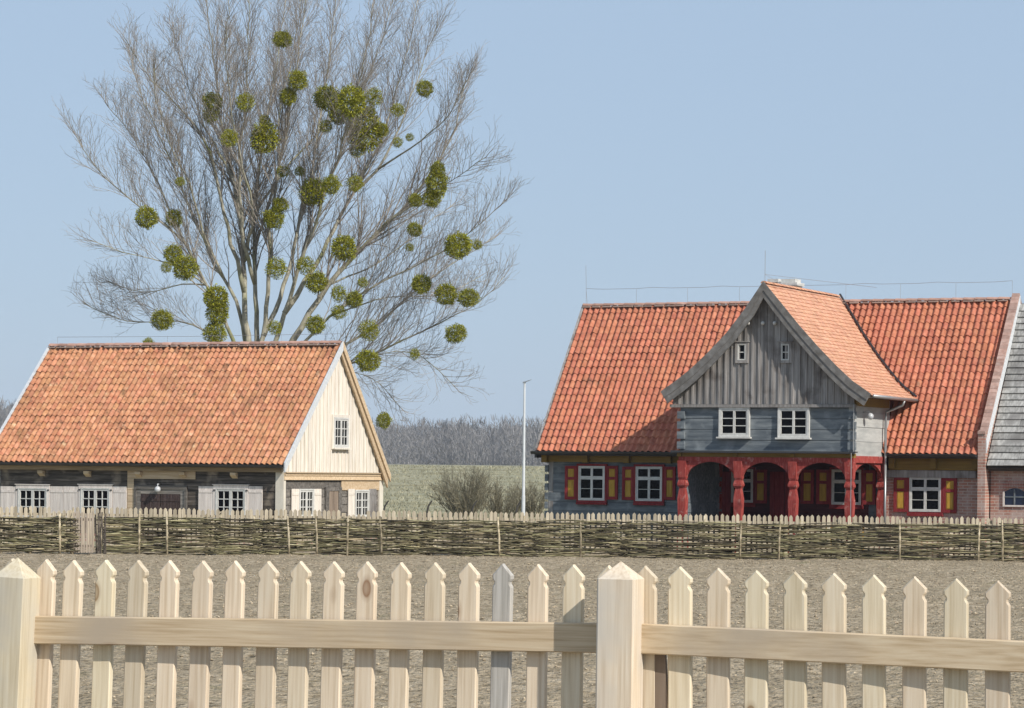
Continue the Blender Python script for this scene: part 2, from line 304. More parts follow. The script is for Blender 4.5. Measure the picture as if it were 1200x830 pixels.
def pantiles(mb, u0, u1, w_at, z_at, S, tw=.197, ex=.29, skip=None, amp=.058):
    """rows of S-shaped tiles on a plane: w_at(s), z_at(s) give the slope line, S its length"""
    nr = max(1, round(S/ex)); e = S/nr; nc = max(1, round((u1-u0)/tw)); t = (u1-u0)/nc
    dw, dz = (w_at(1)-w_at(0)), (z_at(1)-z_at(0)); nn = Vector((0, -dz, dw)).normalized()
    if nn.z < 0: nn = -nn
    prof = []
    for i in range(8):
        x = i/7; h = math.sin(math.pi*min(1, x/.62))*1.0 if x < .62 else -.32*math.sin(math.pi*(x-.62)/.38)
        prof.append((x, h*amp))
    for r in range(nr):
        for c in range(nc):
            s0 = r*e; uc = u0+c*t
            if skip and skip(uc+t/2, s0+e/2): continue
            j = random.uniform(-.006,.006); j2 = random.uniform(-.004,.004); lift = .030+random.uniform(-.005,.007)
            lift += .018*NZ.noise(Vector((uc*.6, s0*.7, 3)))+(.02 if random.random() < .012 else 0); sa, sb = s0-.03+j-(.05 if random.random() < .006 else 0), s0+e+.015
            vs = []
            for (s_, li) in ((sa, lift), (sb, .004)):
                for x, h in prof:
                    p = Vector((uc+x*t*1.06+j2, w_at(s_), z_at(s_)))+nn*(h+li); vs.append(p)
            for x, h in prof: vs.append(Vector((uc+x*t*1.06+j2, w_at(sa+.004), z_at(sa+.004)))+nn*(h+lift-.022))
            n = 8; fs = [(i, i+1, n+i+1, n+i) for i in range(7)]+[(2*n+i, 2*n+i+1, i+1, i) for i in range(7)]
            mb.add(vs, fs, random.random())

# ------------------------------------------------------------------ ground
def smooth(a, b, x):
    t = max(0, min(1, (x-a)/(b-a))); return t*t*(3-2*t)
def gz(x, y):
    z = .62*(1-smooth(13.5, 24, y))
    z += 3.0*smooth(170, 480, y) + 1.2*smooth(520, 1000, y)
    if y > 600: z += 7*smooth(90, 260, -x)*smooth(600, 1100, y)
    return z
def sheet(name, m, xs, ys, zf):
    mb = MB(); n = len(xs)
    vs = [(x, y, zf(x, y)) for y in ys for x in xs]
    fs = [(j*n+i, j*n+i+1, (j+1)*n+i+1, (j+1)*n+i) for j in range(len(ys)-1) for i in range(n-1)]
    mb.add(vs, fs, .5); o = mb.build(name, m, smooth=True, fix=False); tag(o, kind='structure'); return o
def frange(a, b, s):
    n = max(1, round((b-a)/s)); return [a+(b-a)*i/n for i in range(n+1)]
random.seed(5)
sheet('field', M['field'], frange(-1200, 1200, 30), frange(-60, 0, 10)+frange(4, 30, 2)+frange(36, 500, 8)[0:]+frange(520, 1750, 30), lambda x, y: gz(x, y)-.12*(y < 86.5)-.004)
from mathutils import noise as NZ
def soil_z(x, y):
    n = NZ.fractal(Vector((x*2.2, y*2.2, 0)), .8, 2.1, 4)*.042+NZ.noise(Vector((x*.35, y*.22, 4)))*.05
    return gz(x, y)+.02+n
sheet('garden_soil', M['soil'], frange(-19, 19, .13), frange(9, 17, .5)[:-1]+frange(17, 45, .10)+frange(45.12, 86, .15), soil_z)
# clods and straw bits, nobody could count them
def blob(mb, p, r, rr):
    vs = []; 
    for a in ((1,0,0),(-1,0,0),(0,1,0),(0,-1,0),(0,0,1),(0,0,-1)):
        q = random.uniform(.6,1.25)*r; vs.append((p[0]+a[0]*q+random.uniform(-.3,.3)*r, p[1]+a[1]*q+random.uniform(-.3,.3)*r, p[2]+a[2]*q*.75))
    mb.add(vs, [(0,2,4),(2,1,4),(1,3,4),(3,0,4),(2,0,5),(1,2,5),(3,1,5),(0,3,5)], rr)
cl = MB()
for i in range(17000):
    y = 20+62*random.random()**.8; hw = y*.19+.6; x = random.uniform(-hw, hw)
    r = random.choice((.007,.008,.010,.012,.016,.02,.018))*random.uniform(.7,1.3)*(.9 if y < 35 else 1.3)
    blob(cl, (x, y, soil_z(x, y)+r*.3), r, random.random())
tag(cl.build('soil_clods', M['clod'], fix=False), kind='stuff')

# tufts of dry grass in the field behind
gt = MB()
for i in range(15000):
    y = 87+400*random.random()**1.5; x = random.uniform(-.085, .045)*y if random.random() < .75 else random.uniform(-.3, .3)*y
    z = gz(x, y)-.03; r = random.random(); h0 = random.uniform(.06, .19)*(1+y/400)
    for k in range(3):
        a = random.uniform(0, 3.14); q = .018+y*.00012; dx, dy = math.cos(a)*q, math.sin(a)*q; lx, ly = random.gauss(0,.4)*h0, random.gauss(0,.4)*h0; ox, oy = random.gauss(0,.1), random.gauss(0,.1)
        gt.add([(x+ox-dx,y+oy-dy,z),(x+ox+dx,y+oy+dy,z),(x+ox+lx,y+oy+ly,z+h0*random.uniform(.6,1))], [(0,1,2)], r)
for i in range(2600):
    y = random.uniform(96, 132); x = random.uniform(-.10, .06)*y; r = random.random()*.4; h0 = random.uniform(.2, .75)*random.random()**.5
    for k in range(4):
        a = random.uniform(0, 3.14); q = .012; dx, dy = math.cos(a)*q, math.sin(a)*q; lx, ly = random.gauss(0,.25)*h0, random.gauss(0,.25)*h0; ox, oy = random.gauss(0,.12), random.gauss(0,.12)
        gt.add([(x+ox-dx,y+oy-dy,-.03),(x+ox+dx,y+oy+dy,-.03),(x+ox+lx,y+oy+ly,h0)], [(0,1,2)], r)
tag(gt.build('dry_grass', M['tuft'], fix=False), kind='stuff')

# ------------------------------------------------------------------ timber cottage on the left
random.seed(11)
o = at(331.5, 600, 90)
C = House(o.x, 90, 25, 'timber_cottage', 'low timber cottage with orange pantile roof and pale board gable, below the bare tree', 'cottage')
cr = C.root
EZ, WB = 2.53, 6.5                    # eave height, depth of the house
RW, RZ = C.g(402, 398.5, .22)
UL = C.f(-18, 550, -.28)[0]; UR = .22; RZ -= .15
Fr, Gb = Wall(C, 'f', 0), Wall(C, 'g', 0)
(lambda *k: None)('cottage', RW, RZ, UL, C.g(458, 558, .22), C.g(447,600,0))
WB = C.g(447.5, 600, 0)[0]; BW, BZ = C.g(457.5, 560, .22); BZ = max(BZ, 2.2)
# roof body
mb = MB()
th = .10
prof = [(-.26, EZ-.02), (RW, RZ-.03), (BW, BZ), (BW-.08, BZ-th), (RW, RZ-.03-th*1.5), (-.18, EZ-.02-th)]
mb.prism([(a, z) for a, z in prof], lambda a, d, z: (d, a, z), UL+.02, UR-.03)
roof = mb.build('roof', M['log_dark'], cr)
S1 = math.hypot(RW+.28, RZ-EZ); 
mb = MB(); pantiles(mb, UL+.05, UR-.06, lambda s: -.31+(RW+.31)*s/S1, lambda s: EZ+(RZ-EZ)*s/S1, S1)
mb.build('roof_tiles', M['tile'], roof, fix=False)
S2 = math.hypot(BW-RW, RZ-BZ)
mb = MB(); pantiles(mb, UL+.05, UR-.06, lambda s: BW+.03+(RW-BW-.03)*s/S2, lambda s: BZ+.02+(RZ-BZ)*s/S2, S2)
mb.build('roof_tiles', M['tile'], roof, fix=False)
def ridge_tiles(u0, u1, w, z, parent, L=.36, r=.12, mr='ridge'):
    mb = MB(); n = int((u1-u0)/L)
    mo = MB()
    for i in range(n):
        a = u0+(u1-u0)*i/n; b = a+(u1-u0)/n+.03
        pts0, pts1 = [], []
        for k in range(7):
            t = math.pi*k/6; pts0.append((a, w-math.cos(t)*r, z-.03+math.sin(t)*r*.75)); pts1.append((b, w-math.cos(t)*r*.9, z-.045+math.sin(t)*r*.75))
        mb.add(pts0+pts1, [(k, k+1, 8+k, 7+k) for k in range(6)]+[tuple(range(7))])
        mo.box(a, a+.22+random.uniform(0,.12), w-r-.03-random.uniform(0,.05), w+r+.05, z-.10, z-.05-random.uniform(0,.02))
    o_ = mb.build('ridge_cap', M[mr], parent); mo.build('mortar', M['mortar'], parent)
ridge_tiles(UL+.02, UR-.05, RW, RZ+.08, roof)
# verge boards at both ends
def verge(H, u0, u1, pts, wdt, name, m, parent):
    """boards that follow a line of (w,z) points, wdt wide downwards"""
    mb = MB()
    for (a, z), (b, z2) in zip(pts[:-1], pts[1:]):
        mb.hexa([(u0,a,z-wdt),(u1,a,z-wdt),(u1,b,z2-wdt),(u0,b,z2-wdt),(u0,a,z),(u1,a,z),(u1,b,z2),(u0,b,z2)])
    return mb.build(name, M[m], parent)
verge(C, UR-.03, UR+.02, [(-.31, EZ+.05), (RW, RZ+.11)], .30, 'verge_board', 'verge', roof)
verge(C, UR-.03, UR+.02, [(RW+.004, RZ+.11), (BW, BZ+.05)], .26, 'verge_board', 'new_board_h', roof)
verge(C, UR-.10, UR-.035, [(RW+.004, RZ-.0), (BW-.1, BZ-.06)], .34, 'verge_board', 'new_board_h', roof)
verge(C, UL-.03, UL+.06, [(-.31, EZ+.10), (RW, RZ+.14)], .22, 'verge_board', 'verge', roof)
def gutter(parent, u0, u1, w, z, r=.065):
    mb = MB(); pts0, pts1 = [], []
    for k in range(9):
        t = math.pi*k/8
        pts0.append((u0, w-math.cos(t)*r, z-math.sin(t)*r)); pts1.append((u1, w-math.cos(t)*r, z-math.sin(t)*r))
    for k in range(9):
        t = math.pi*(8-k)/8
        pts0.append((u0, w-math.cos(t)*r*.85, z-math.sin(t)*r*.85)); pts1.append((u1, w-math.cos(t)*r*.85, z-math.sin(t)*r*.85))
    n = 18; mb.add(pts0+pts1, [(i, (i+1)%n, (i+1)%n+n, i+n) for i in range(n)]+[tuple(range(n)), tuple(range(2*n-1, n-1, -1))])
    return mb.build('gutter', M['gutter'], parent)
gutter(cr, UL, UR-.05, -.33, EZ-.02, .085)
# fascia beam and joist ends
mb = MB(); mb.box(UL+.25, -.01, -.16, -.09, EZ-.25, EZ-.12); mb.box(UL+.25, -.01, -.09, -.02, EZ-.16, EZ-.125); mb.build('eave_beam', M['eave_wood'], cr)
for px_ in (46, 100, 160, 212, 272):
    u = C.f(px_, 562, -.2)[0]; mb = MB(); mb.hexa([(u-.10,-.17,EZ-.36),(u+.10,-.17,EZ-.36),(u+.10,-.012,EZ-.46),(u-.10,-.012,EZ-.46),(u-.10,-.17,EZ-.275),(u+.10,-.17,EZ-.275),(u+.10,-.012,EZ-.275),(u-.10,-.012,EZ-.275)])
    mb.build('joist_end', M['new_board_h'], cr)
# walls
WL = UL+.3; T = Fr
mb = MB(); planks(T, mb, WL, -.26, .25, EZ-.12, h=.24, d0=-.16); mb.build('log_wall', M['log_dark'], cr)
mb = MB(); mb.box(WL-.05, .05, -.06, WB+.05, -.05, .25); mb.build('plinth', M['brick'], cr)
mb = MB(); T.box(mb, -.26, 0.0, -.02, .022, .25, EZ-.12); mb.box(-.02+.02, .03, -.02, .12, .25, EZ-.25); mb.build('corner_board', M['cream'], cr)
mb = MB(); mb.box(WL, -.17, .18, WB-.2, .2, EZ-.1); mb.box(WL, -.17, WB-.2, WB, .25, EZ-.1); mb.build('inner_wall', M['log_dark'], cr)
mb = MB(); planks(Wall(C,'g',-.02), mb, .13, WB-.14, .25, EZ-.25, h=.24, d0=-.14); mb.build('log_wall', M['grey_board_h'], cr)
wl = MB(); wl.box(WL-.02, WL+.15, -.02, WB, .25, EZ-.1); 
wl.prism([(-.02, EZ-.12), (RW, RZ-.2), (WB, EZ-.12)], lambda a, d, z: (d, a, z), WL, WL+.1); wl.build('end_wall', M['grey_board_h'], cr)
# new wood around the door
x0 = T.px(149.5, 600)[0]; x1 = T.px(229, 600)[0]
mb = MB(); T.box(mb, x0, x1, .008, .03, EZ-.50, EZ-.14); T.box(mb, x0, T.px(157, 600)[0], .008, .03, .25, EZ-.505)
for k in range(8): T.box(mb, x0+.01, T.px(157, 600)[0]+.005, .031, .036, .3+k*.20, .47+k*.20)
mb.build('door_surround', M['new_board_h'], cr)
a0, a1, z0, z1 = T.rect(158, 569, 219, 647)
mb = MB(); T.box(mb, a0, a0+.09, .0, .06, .25, z1); T.box(mb, a1-.09, a1, .0, .06, .25, z1); T.box(mb, a0+.09, a1-.09, .0, .06, z1-.12, z1)
T.box(mb, a0+.09, a0+.24, -.0, .03, .25, z1-.12); T.box(mb, a1-.24, a1-.09, -.0, .03, .25, z1-.12); T.box(mb, a0+.24, a1-.24, 0, .03, z1-.27, z1-.12)
door = mb.build('door_frame', M['grey_board_h'], cr)
d0, d1 = a0+.24, a1-.24; dm = (d0+d1)/2
for p, q in ((d0, dm-.012), (dm+.012, d1)):
    mb = MB(); boards(T, mb, p+.003, q-.003, .006, .26, z1-.275, .11, .02); T.box(mb, p+.005, q-.005, .027, .042, .45, .55); T.box(mb, p+.005, q-.005, .027, .042, z1-.5, z1-.4); mb.build('door', M['door_dark'], cr)
mb = MB(); c_ = T.px(188, 573.5); 
def sphere(mb, c, r, n=12, m=8, sq=1):
    vs = [(c[0]+r*math.sin(math.pi*j/m)*math.cos(2*math.pi*i/n), c[1]+r*math.sin(math.pi*j/m)*math.sin(2*math.pi*i/n), c[2]+sq*r*math.cos(math.pi*j/m)) for j in range(m+1) for i in range(n)]
    mb.add(vs, [(j*n+i, j*n+(i+1)%n, (j+1)*n+(i+1)%n, (j+1)*n+i) for j in range(m) for i in range(n)])
sphere(mb, (c_[0], -.17, c_[1]), .10); mb.tube([(c_[0], -.17, c_[1]+.09), (c_[0], -.17, c_[1]+.16), (c_[0], -.02, c_[1]+.16)], .02)
mb.build('wall_lamp', M['globe'], cr, smooth=True)
for fx0, fy0, fx1, fy1 in ((22.5, 572, 56, 606.5), (96, 572, 129.5, 606.5), (254, 572.5, 288.5, 607)):
    wn = window(T, T.rect(fx0, fy0, fx1, fy1), 2, 2, 3, casing=.035, cm='limed', mm='white', bar=.028, stile=.05)
    a0, a1, z0, z1 = T.rect(fx0, fy0, fx1, fy1); mb = MB()
    T.box(mb, a0-.09, a0-.003, .01, .06, z0-.05, z1+.10); T.box(mb, a1+.003, a1+.09, .01, .06, z0-.05, z1+.10); T.box(mb, a0-.003, a1+.003, .01, .06, z1+.003, z1+.10); T.box(mb, a0-.12, a1+.12, .01, .085, z1+.103, z1+.125)
    mb.build('casing', M['limed'], wn)
    for xx in (a0-.05, a1+.05):
        for zz in (z0+.08, z1-.06):
            mb = MB(); T.box(mb, xx-.035, xx+.035, .061, .082, zz-.02, zz+.02); mb.build('hinge', M['gutter'], wn)
def shutter(T, x0, x1, y0, y1, m='limed'):
    a0, a1, z0, z1 = T.rect(x0, y0, x1, y1); mb = MB(); boards(T, mb, a0, a1, .02, z0, z1, .115, .025, .004); T.box(mb, a0+.02, a1-.02, .047, .058, z1-.20, z1-.12)
    return mb.build('shutter', M[m], cr)
for a_ in ((1.5, 19.8), (59.5, 75.2), (75.8, 92.3), (133.3, 149), (233.5, 251), (292, 308)): shutter(T, *a_, 570, 608)
# gable: boards with battens, base mouldings, window
G = Wall(C, 'g', .03)
sl0 = (RZ-.17-(EZ-.12))/(RW-.02); sl1 = (RZ-.17-(EZ-.12))/(WB+.05-RW)
gz0 = C.g(390, 554.5, .03)[1]+.02
def gtop(a): return min(EZ-.12+(a-.0)*sl0, EZ-.12+(WB+.05-a)*sl1, RZ-.17)
mb = MB(); bt = MB(); n = 27; k = (WB+.02)/n
for i in range(n):
    a, b = i*k+.003, (i+1)*k-.003
    za, zb = max(gz0+.01, gtop(a)), max(gz0+.01, gtop(b)); mid = (a+b)/2; zs = [(a, gz0), (b, gz0), (b, zb)]
    if a < RW < b: zs.append((RW, RZ-.17))
    zs.append((a, za)); mb.prism(zs, G.P, 0, .022+random.uniform(0,.003))
    if i and gtop(i*k) > gz0+.2: bt.prism([(i*k-.028, gz0), (i*k+.028, gz0), (i*k+.028, gtop(i*k+.028)-.01), (i*k-.028, gtop(i*k-.028)-.01)], G.P, .026, .052)
gb = mb.build('gable_boards', M['new_board'], cr); bt.build('battens', M['new_board'], gb)
mb = MB(); G.box(mb, -.0, WB+.1, -.1, .055, gz0-.115, gz0-.004); G.box(mb, -.0, WB+.1, -.1, .10, gz0-.03, gz0-.004); G.box(mb, -.0, WB+.04, -.08, .035, gz0-.245, gz0-.12); mb.build('gable_sill', M['new_board_h'], cr)
w_ = window(G, G.rect(388.5, 489.5, 405.5, 525), 2, 2, 3, d=.055, casing=.05, cm='new_board', sill=.06, bar=.026, stile=.05, mm='white')
a0, a1, z0, z1 = G.rect(388.5, 489.5, 405.5, 525); mb = MB(); G.box(mb, a0-.09, a0-.003, .03, .09, z0-.05, z1+.09); G.box(mb, a1+.003, a1+.09, .03, .09, z0-.05, z1+.09); G.box(mb, a0-.003, a1+.003, .03, .09, z1+.003, z1+.09); mb.build('casing', M['new_board'], w_)
G0 = Wall(C, 'g', 0)
for a_ in ((349, 573, 366, 607), (414.5, 574, 430.5, 607)): window(G0, G0.rect(*a_), 2, 2, 3, d=.02, casing=.05, cm='limed_bright', bar=.03, stile=.05)
for x0, x1, m_ in ((340.8, 348.6, 'limed_bright'), (366.8, 375, 'limed_bright'), (407, 414, 'limed_bright'), (432, 439.5, 'old_board')): shutter(G0, x0, x1, 573, 608, m_)
a0, a1, z0, z1 = G0.rect(381, 571, 399, 646)
mb = MB(); G0.box(mb, a0, a0+.22, -.01, .04, .25, z1); G0.box(mb, a1-.22, a1, -.01, .04, .25, z1); G0.box(mb, a0+.22, a1-.22, -.01, .04, z1-.12, z1); mb.build('door_frame', M['grey_board_h'], cr)
mb = MB(); boards(G0, mb, a0+.22, a1-.22, .0, .26, z1-.125, .14, .02); mb.build('door', M['door_brown'], cr)
a0, z1 = G0.px(400, 565); a1, z0 = G0.px(442, 574.5); mb = MB(); G0.box(mb, a0, WB-.15, -.01, .012, z0, gz0-.25); mb.build('repair_board', M['new_board_h'], cr)
mb = MB(); a0 = G0.px(443.6, 600)[0]; G0.box(mb, a0, WB+.02, -.1, .03, .25, gz0-.25); mb.build('corner_board', M['cream'], cr)
mb = MB(); zt = RZ+.35
mb.tube([(UL+.3, RW, zt), (UL/2, RW, zt-.03), (UR-.1, RW, zt)], .006, 4); 
for u_ in frange(UL+.3, UR-.1, 2.0): mb.tube([(u_, RW, RZ), (u_, RW, zt)], .006, 4)
mb.build('lightning_wire', M['steel'], cr)

# ------------------------------------------------------------------ house with the arcaded porch
random.seed(21)
o = at(633.5, 600, 92)
P_ = House(o.x, 92, 25, 'porch_house', 'long blue timber house with a red arcaded porch under a grey board gable', 'house')
pr = P_.root
EW = -.42
ez1 = P_.f(628, 527.5, EW)[1]; ez2 = P_.f(1145, 533, EW)[1]; EZ = (ez1+ez2)/2
UL = P_.f(628, 527, EW)[0]; RW, RZ = P_.g(683.5, 358, UL)
ru, rz2 = P_.f(1187, 354, RW); RZ = (RZ+rz2)/2
UR = P_.f(1145, 532, EW)[0]
print('porch house', EZ, ez1, ez2, RW, RZ, rz2, ru, UL, UR)
UR = (UR+ru)/2; BW = 2*RW+.4; U1 = UR-.1
WD = 3.15; DF = -WD
D0 = P_.f(797, 520, DF)[0]; D1 = P_.f(1000.5, 520, DF)[0]; (lambda *k: None)('dormer', D0, D1, P_.g(1043, 520, D1))
mb = MB(); mb.prism([(EW+.04, EZ-.03), (RW, RZ-.05), (BW, EZ-.03), (BW-.1, EZ-.14), (RW, RZ-.2), (EW+.12, EZ-.14)], lambda a, d, z: (d, a, z), UL+.03, UR-.02)
roof = mb.build('roof', M['log_dark'], pr)
S1 = math.hypot(RW-EW, RZ-EZ)
VO = .38                                # verge overhang of the porch gable
GD = DF-VO
gl_px = [(895,331.5),(874,363),(851,393),(829,416),(809,435),(792,448.5),(775,460.5)]
gr_px = [(895,331.5),(915,356),(936,382),(958,407),(980,430),(999,448),(1020.5,463)]
GL = [P_.f(x, y, GD) for x, y in gl_px]; GR = [P_.f(x, y, GD) for x, y in gr_px]
ap = (GL[0][0], GL[0][1])
(lambda *k: None)('apex', ap, 'left tip', GL[-1], 'right tip', GR[-1])
def w_of(z): return EW+(z-EZ)*(RW-EW)/(RZ-EZ)
def dtop(u):
    pts = GL[::-1]+GR[1:]
    for (a, z), (b, z2) in zip(pts[:-1], pts[1:]):
        if a <= u <= b: return z+(z2-z)*(u-a)/(b-a)
    return -1
def skip(u, s):
    z = EZ+(RZ-EZ)*s/S1; return D0+.25 < u < D1-.25 and z < dtop(u)-.25 or (GL[-1][0]+.2 < u < GR[-1][0]-.2 and GL[-1][1]+.2 < z < dtop(u)-.3)
mb = MB(); pantiles(mb, UL+.04, UR-.02, lambda s: EW-.03+(RW-EW+.03)*s/S1, lambda s: EZ+(RZ-EZ)*s/S1, S1, skip=skip)
mb.build('roof_tiles', M['tile_red'], roof, fix=False)
S2 = math.hypot(BW-RW, RZ-EZ); mb = MB(); pantiles(mb, UL+.04, UR-.02, lambda s: BW+(RW-BW)*s/S2, lambda s: EZ+(RZ-EZ)*s/S2, S2, tw=.25, ex=.36)
mb.build('roof_tiles', M['tile_red'], roof, fix=False)
ridge_tiles(UL+.02, UR-.05, RW, RZ+.07, roof, r=.10)
verge(P_, UL-.02, UL+.05, [(EW, EZ+.10), (RW, RZ+.12)], .20, 'verge_board', 'old_board', roof)
# porch gable roof: curved slopes of plain tiles
def dslope(pts, sign):
    body = MB(); tl = MB()
    P2 = [pts[0]]
    L = [0]
    for a, b in zip(pts[:-1], pts[1:]): L.append(L[-1]+math.hypot(b[0]-a[0], b[1]-a[1]))
    def pt(s):
        s = max(0, min(L[-1], s))
        for i in range(len(L)-1):
            if s <= L[i+1]+1e-9:
                t = (s-L[i])/(L[i+1]-L[i]); a, b = pts[i], pts[i+1]; return Vector((a[0]+(b[0]-a[0])*t, a[1]+(b[1]-a[1])*t))
    n = 24
    for i in range(n):
        a, b = pt(L[-1]*i/n), pt(L[-1]*(i+1)/n); wa, wb = w_of(a.y)+.05, w_of(b.y)+.05
        d = (b-a).normalized(); nn = Vector((-d.y, d.x))
        if nn.y < 0: nn = -nn
        q = nn*-.10
        body.hexa([(a.x+q.x,GD+.03,a.y+q.y),(b.x+q.x,GD+.03,b.y+q.y),(b.x+q.x,wb,b.y+q.y),(a.x+q.x,wa,a.y+q.y),(a.x,GD+.03,a.y-.02),(b.x,GD+.03,b.y-.02),(b.x,wb,b.y-.02),(a.x,wa,a.y-.02)])
    ex = .155; rows = int(L[-1]/ex); ex = L[-1]/rows
    for r in range(rows):
        s0, s1 = L[-1]-r*ex, L[-1]-(r+1)*ex-.03
        a, b = pt(s0), pt(s1); d = (b-a).normalized(); nn = Vector((-d.y, d.x)); nn = nn if nn.y > 0 else -nn
        if r == 0: a = a-d*.04
        wend = w_of((a.y+b.y)/2)+.12; nc = int((wend-GD)/.17); off = (r % 2)*.085
        for c in range(nc+1):
            w0 = GD+c*.17-off*(c > 0); w1 = min(GD+(c+1)*.17-off, wend)
            if w1-w0 < .02: continue
            j = random.uniform(-.005, .005); l1 = .026+random.uniform(-.003,.006); A = a+d*j+nn*l1; B = b+nn*.006; A2 = a+d*j+nn*(l1-.016); g = .003
            tl.add([(A.x,w0+g,A.y),(A.x,w1-g,A.y),(B.x,w1-g,B.y),(B.x,w0+g,B.y),(A2.x,w0+g,A2.y),(A2.x,w1-g,A2.y),(B.x,w0+g,B.y-.012)], [(0,1,2,3),(0,1,5,4),(0,3,6,4)], random.random())
    bo = body.build('porch_roof', M['old_board'], pr); tl.build('roof_tiles', M['tile_new'], bo, fix=False); return pt, L[-1]
dslope(GL, -1); ptR, LR = dslope(GR, 1)
mb = MB(); wr = w_of(ap[1]) if ap[1] < RZ+.1 else RW
n = 20; wr = min(wr, RW+.1)
for i in range(n):
    a = GD+(wr-GD)*i/n; b = GD+(wr-GD)*(i+1)/n+.03; p0, p1 = [], []
    for k in range(7):
        t = math.pi*k/6; p0.append((ap[0]-math.cos(t)*.10, a, ap[1]-.01+math.sin(t)*.07)); p1.append((ap[0]-math.cos(t)*.09, b, ap[1]-.02+math.sin(t)*.07))
    mb.add(p0+p1, [(k, k+1, 8+k, 7+k) for k in range(6)]+[tuple(range(7))])
mb.build('ridge_cap', M['tile_new'], pr)
# valley strip along the right slope
mb = MB(); pr_ = None
for i in range(19):
    q = ptR(LR*i/18*.995); p = Vector((q.x+.05, w_of(q.y)-.05, q.y+.07))
    if pr_ is not None: mb.tube([pr_, p], .035, 5, r=.3)
    pr_ = p
mb.build('valley', M['gutter'], pr)
# barge boards
def barge(pts, name='barge_board'):
    mb = MB(); m2 = MB()
    for i, (a, b) in enumerate(zip(pts[:-1], pts[1:])):
        n_ = len(pts)-1; wa, wb = .30+.07*i/n_, .30+.07*(i+1)/n_
        def nrm(i):
            p, q = pts[max(0, i-1)], pts[min(n_, i+1)]; d = Vector((q[0]-p[0], q[1]-p[1])).normalized(); v = Vector((-d.y, d.x)); return v if v.y < 0 else -v
        na, nb = nrm(i), nrm(i+1)
        if i == 0: na = Vector((0, -1.45))
        A, B = Vector(a), Vector(b); A2, B2 = A+na*wa, B+nb*wb
        mb.hexa([(A2.x,GD-.03,A2.y),(B2.x,GD-.03,B2.y),(B2.x,GD+.025,B2.y),(A2.x,GD+.025,A2.y),(A.x,GD-.03,A.y+.03),(B.x,GD-.03,B.y+.03),(B.x,GD+.025,B.y+.03),(A.x,GD+.025,A.y+.03)], r=.4)
        A3, B3 = A+na*(wa*.5), B+nb*(wb*.5)
        m2.hexa([(A3.x,GD-.05,A3.y),(B3.x,GD-.05,B3.y),(B3.x,GD-.034,B3.y),(A3.x,GD-.034,A3.y),(A.x,GD-.05,A.y+.045),(B.x,GD-.05,B.y+.045),(B.x,GD-.034,B.y+.045),(A.x,GD-.034,A.y+.045)], r=.6)
    o_ = mb.build(name, M['barge'], pr); m2.build('moulding', M['barge'], o_)
barge(GL); barge(GR)
# grey gable boards
GF = Wall(P_, 'f', DF-.04)
gz0 = GF.px(895, 474)[1]
ul, ur_ = GF.px(789, 472)[0], GF.px(1001, 472)[0]
mb = MB(); bt = MB(); n = 27; k = (ur_-ul)/n
for i in range(n):
    a, b = ul+i*k+.004, ul+(i+1)*k-.004; za, zb = dtop(a)-.28, dtop(b)-.28
    if max(za, zb) < gz0+.05: continue
    zz = [(a, gz0+.005), (b, gz0+.005), (b, max(gz0+.01, zb))]
    if a < ap[0] < b: zz.append((ap[0], ap[1]-.25))
    zz.append((a, max(gz0+.01, za))); mb.prism(zz, GF.P, 0, .022+random.uniform(0, .004))
    if i and dtop(ul+i*k)-.3 > gz0+.1:
        bt.prism([(ul+i*k-.03, gz0+.005), (ul+i*k+.03, gz0+.005), (ul+i*k+.03, dtop(ul+i*k+.03)-.29), (ul+i*k-.03, dtop(ul+i*k-.03)-.29)], GF.P, .028, .056)
gb = mb.build('gable_boards', M['old_board'], pr); bt.build('battens', M['old_board'], gb)
mb = MB(); GF.box(mb, ul-.08, ur_+.05, -.1, .08, gz0-.09, gz0); mb.build('gable_sill', M['old_board'], pr)
for a_ in ((865.5, 403.5, 874.5, 422.5), (916.5, 403.5, 925.5, 422.5)):
    a0, a1, z0, z1 = GF.rect(*a_); wn = window(GF, (a0, a1, z0, z1), 1, 1, 2, d=.035, casing=.018, cm='old_board', bar=.03, stile=.018); mb = MB()
    GF.box(mb, a0-.08, a0-.003, .03, .085, z0-.08, z1+.06); GF.box(mb, a1+.003, a1+.08, .03, .085, z0-.08, z1+.06); GF.box(mb, a0-.003, a1+.003, .03, .085, z1+.003, z1+.06); GF.box(mb, a0-.003, a1+.003, .03, .085, z0-.08, z0-.003); GF.box(mb, a0-.12, a1+.12, .03, .11, z1+.063, z1+.09)
    mb.build('casing', M['old_board'], wn)
for x in (878, 895, 909):
    u, z = GF.px(x, 379); mb = MB(); sphere(mb, (u, GF.off-.085, z), .06); mb.build('insulator', M['white'], pr)
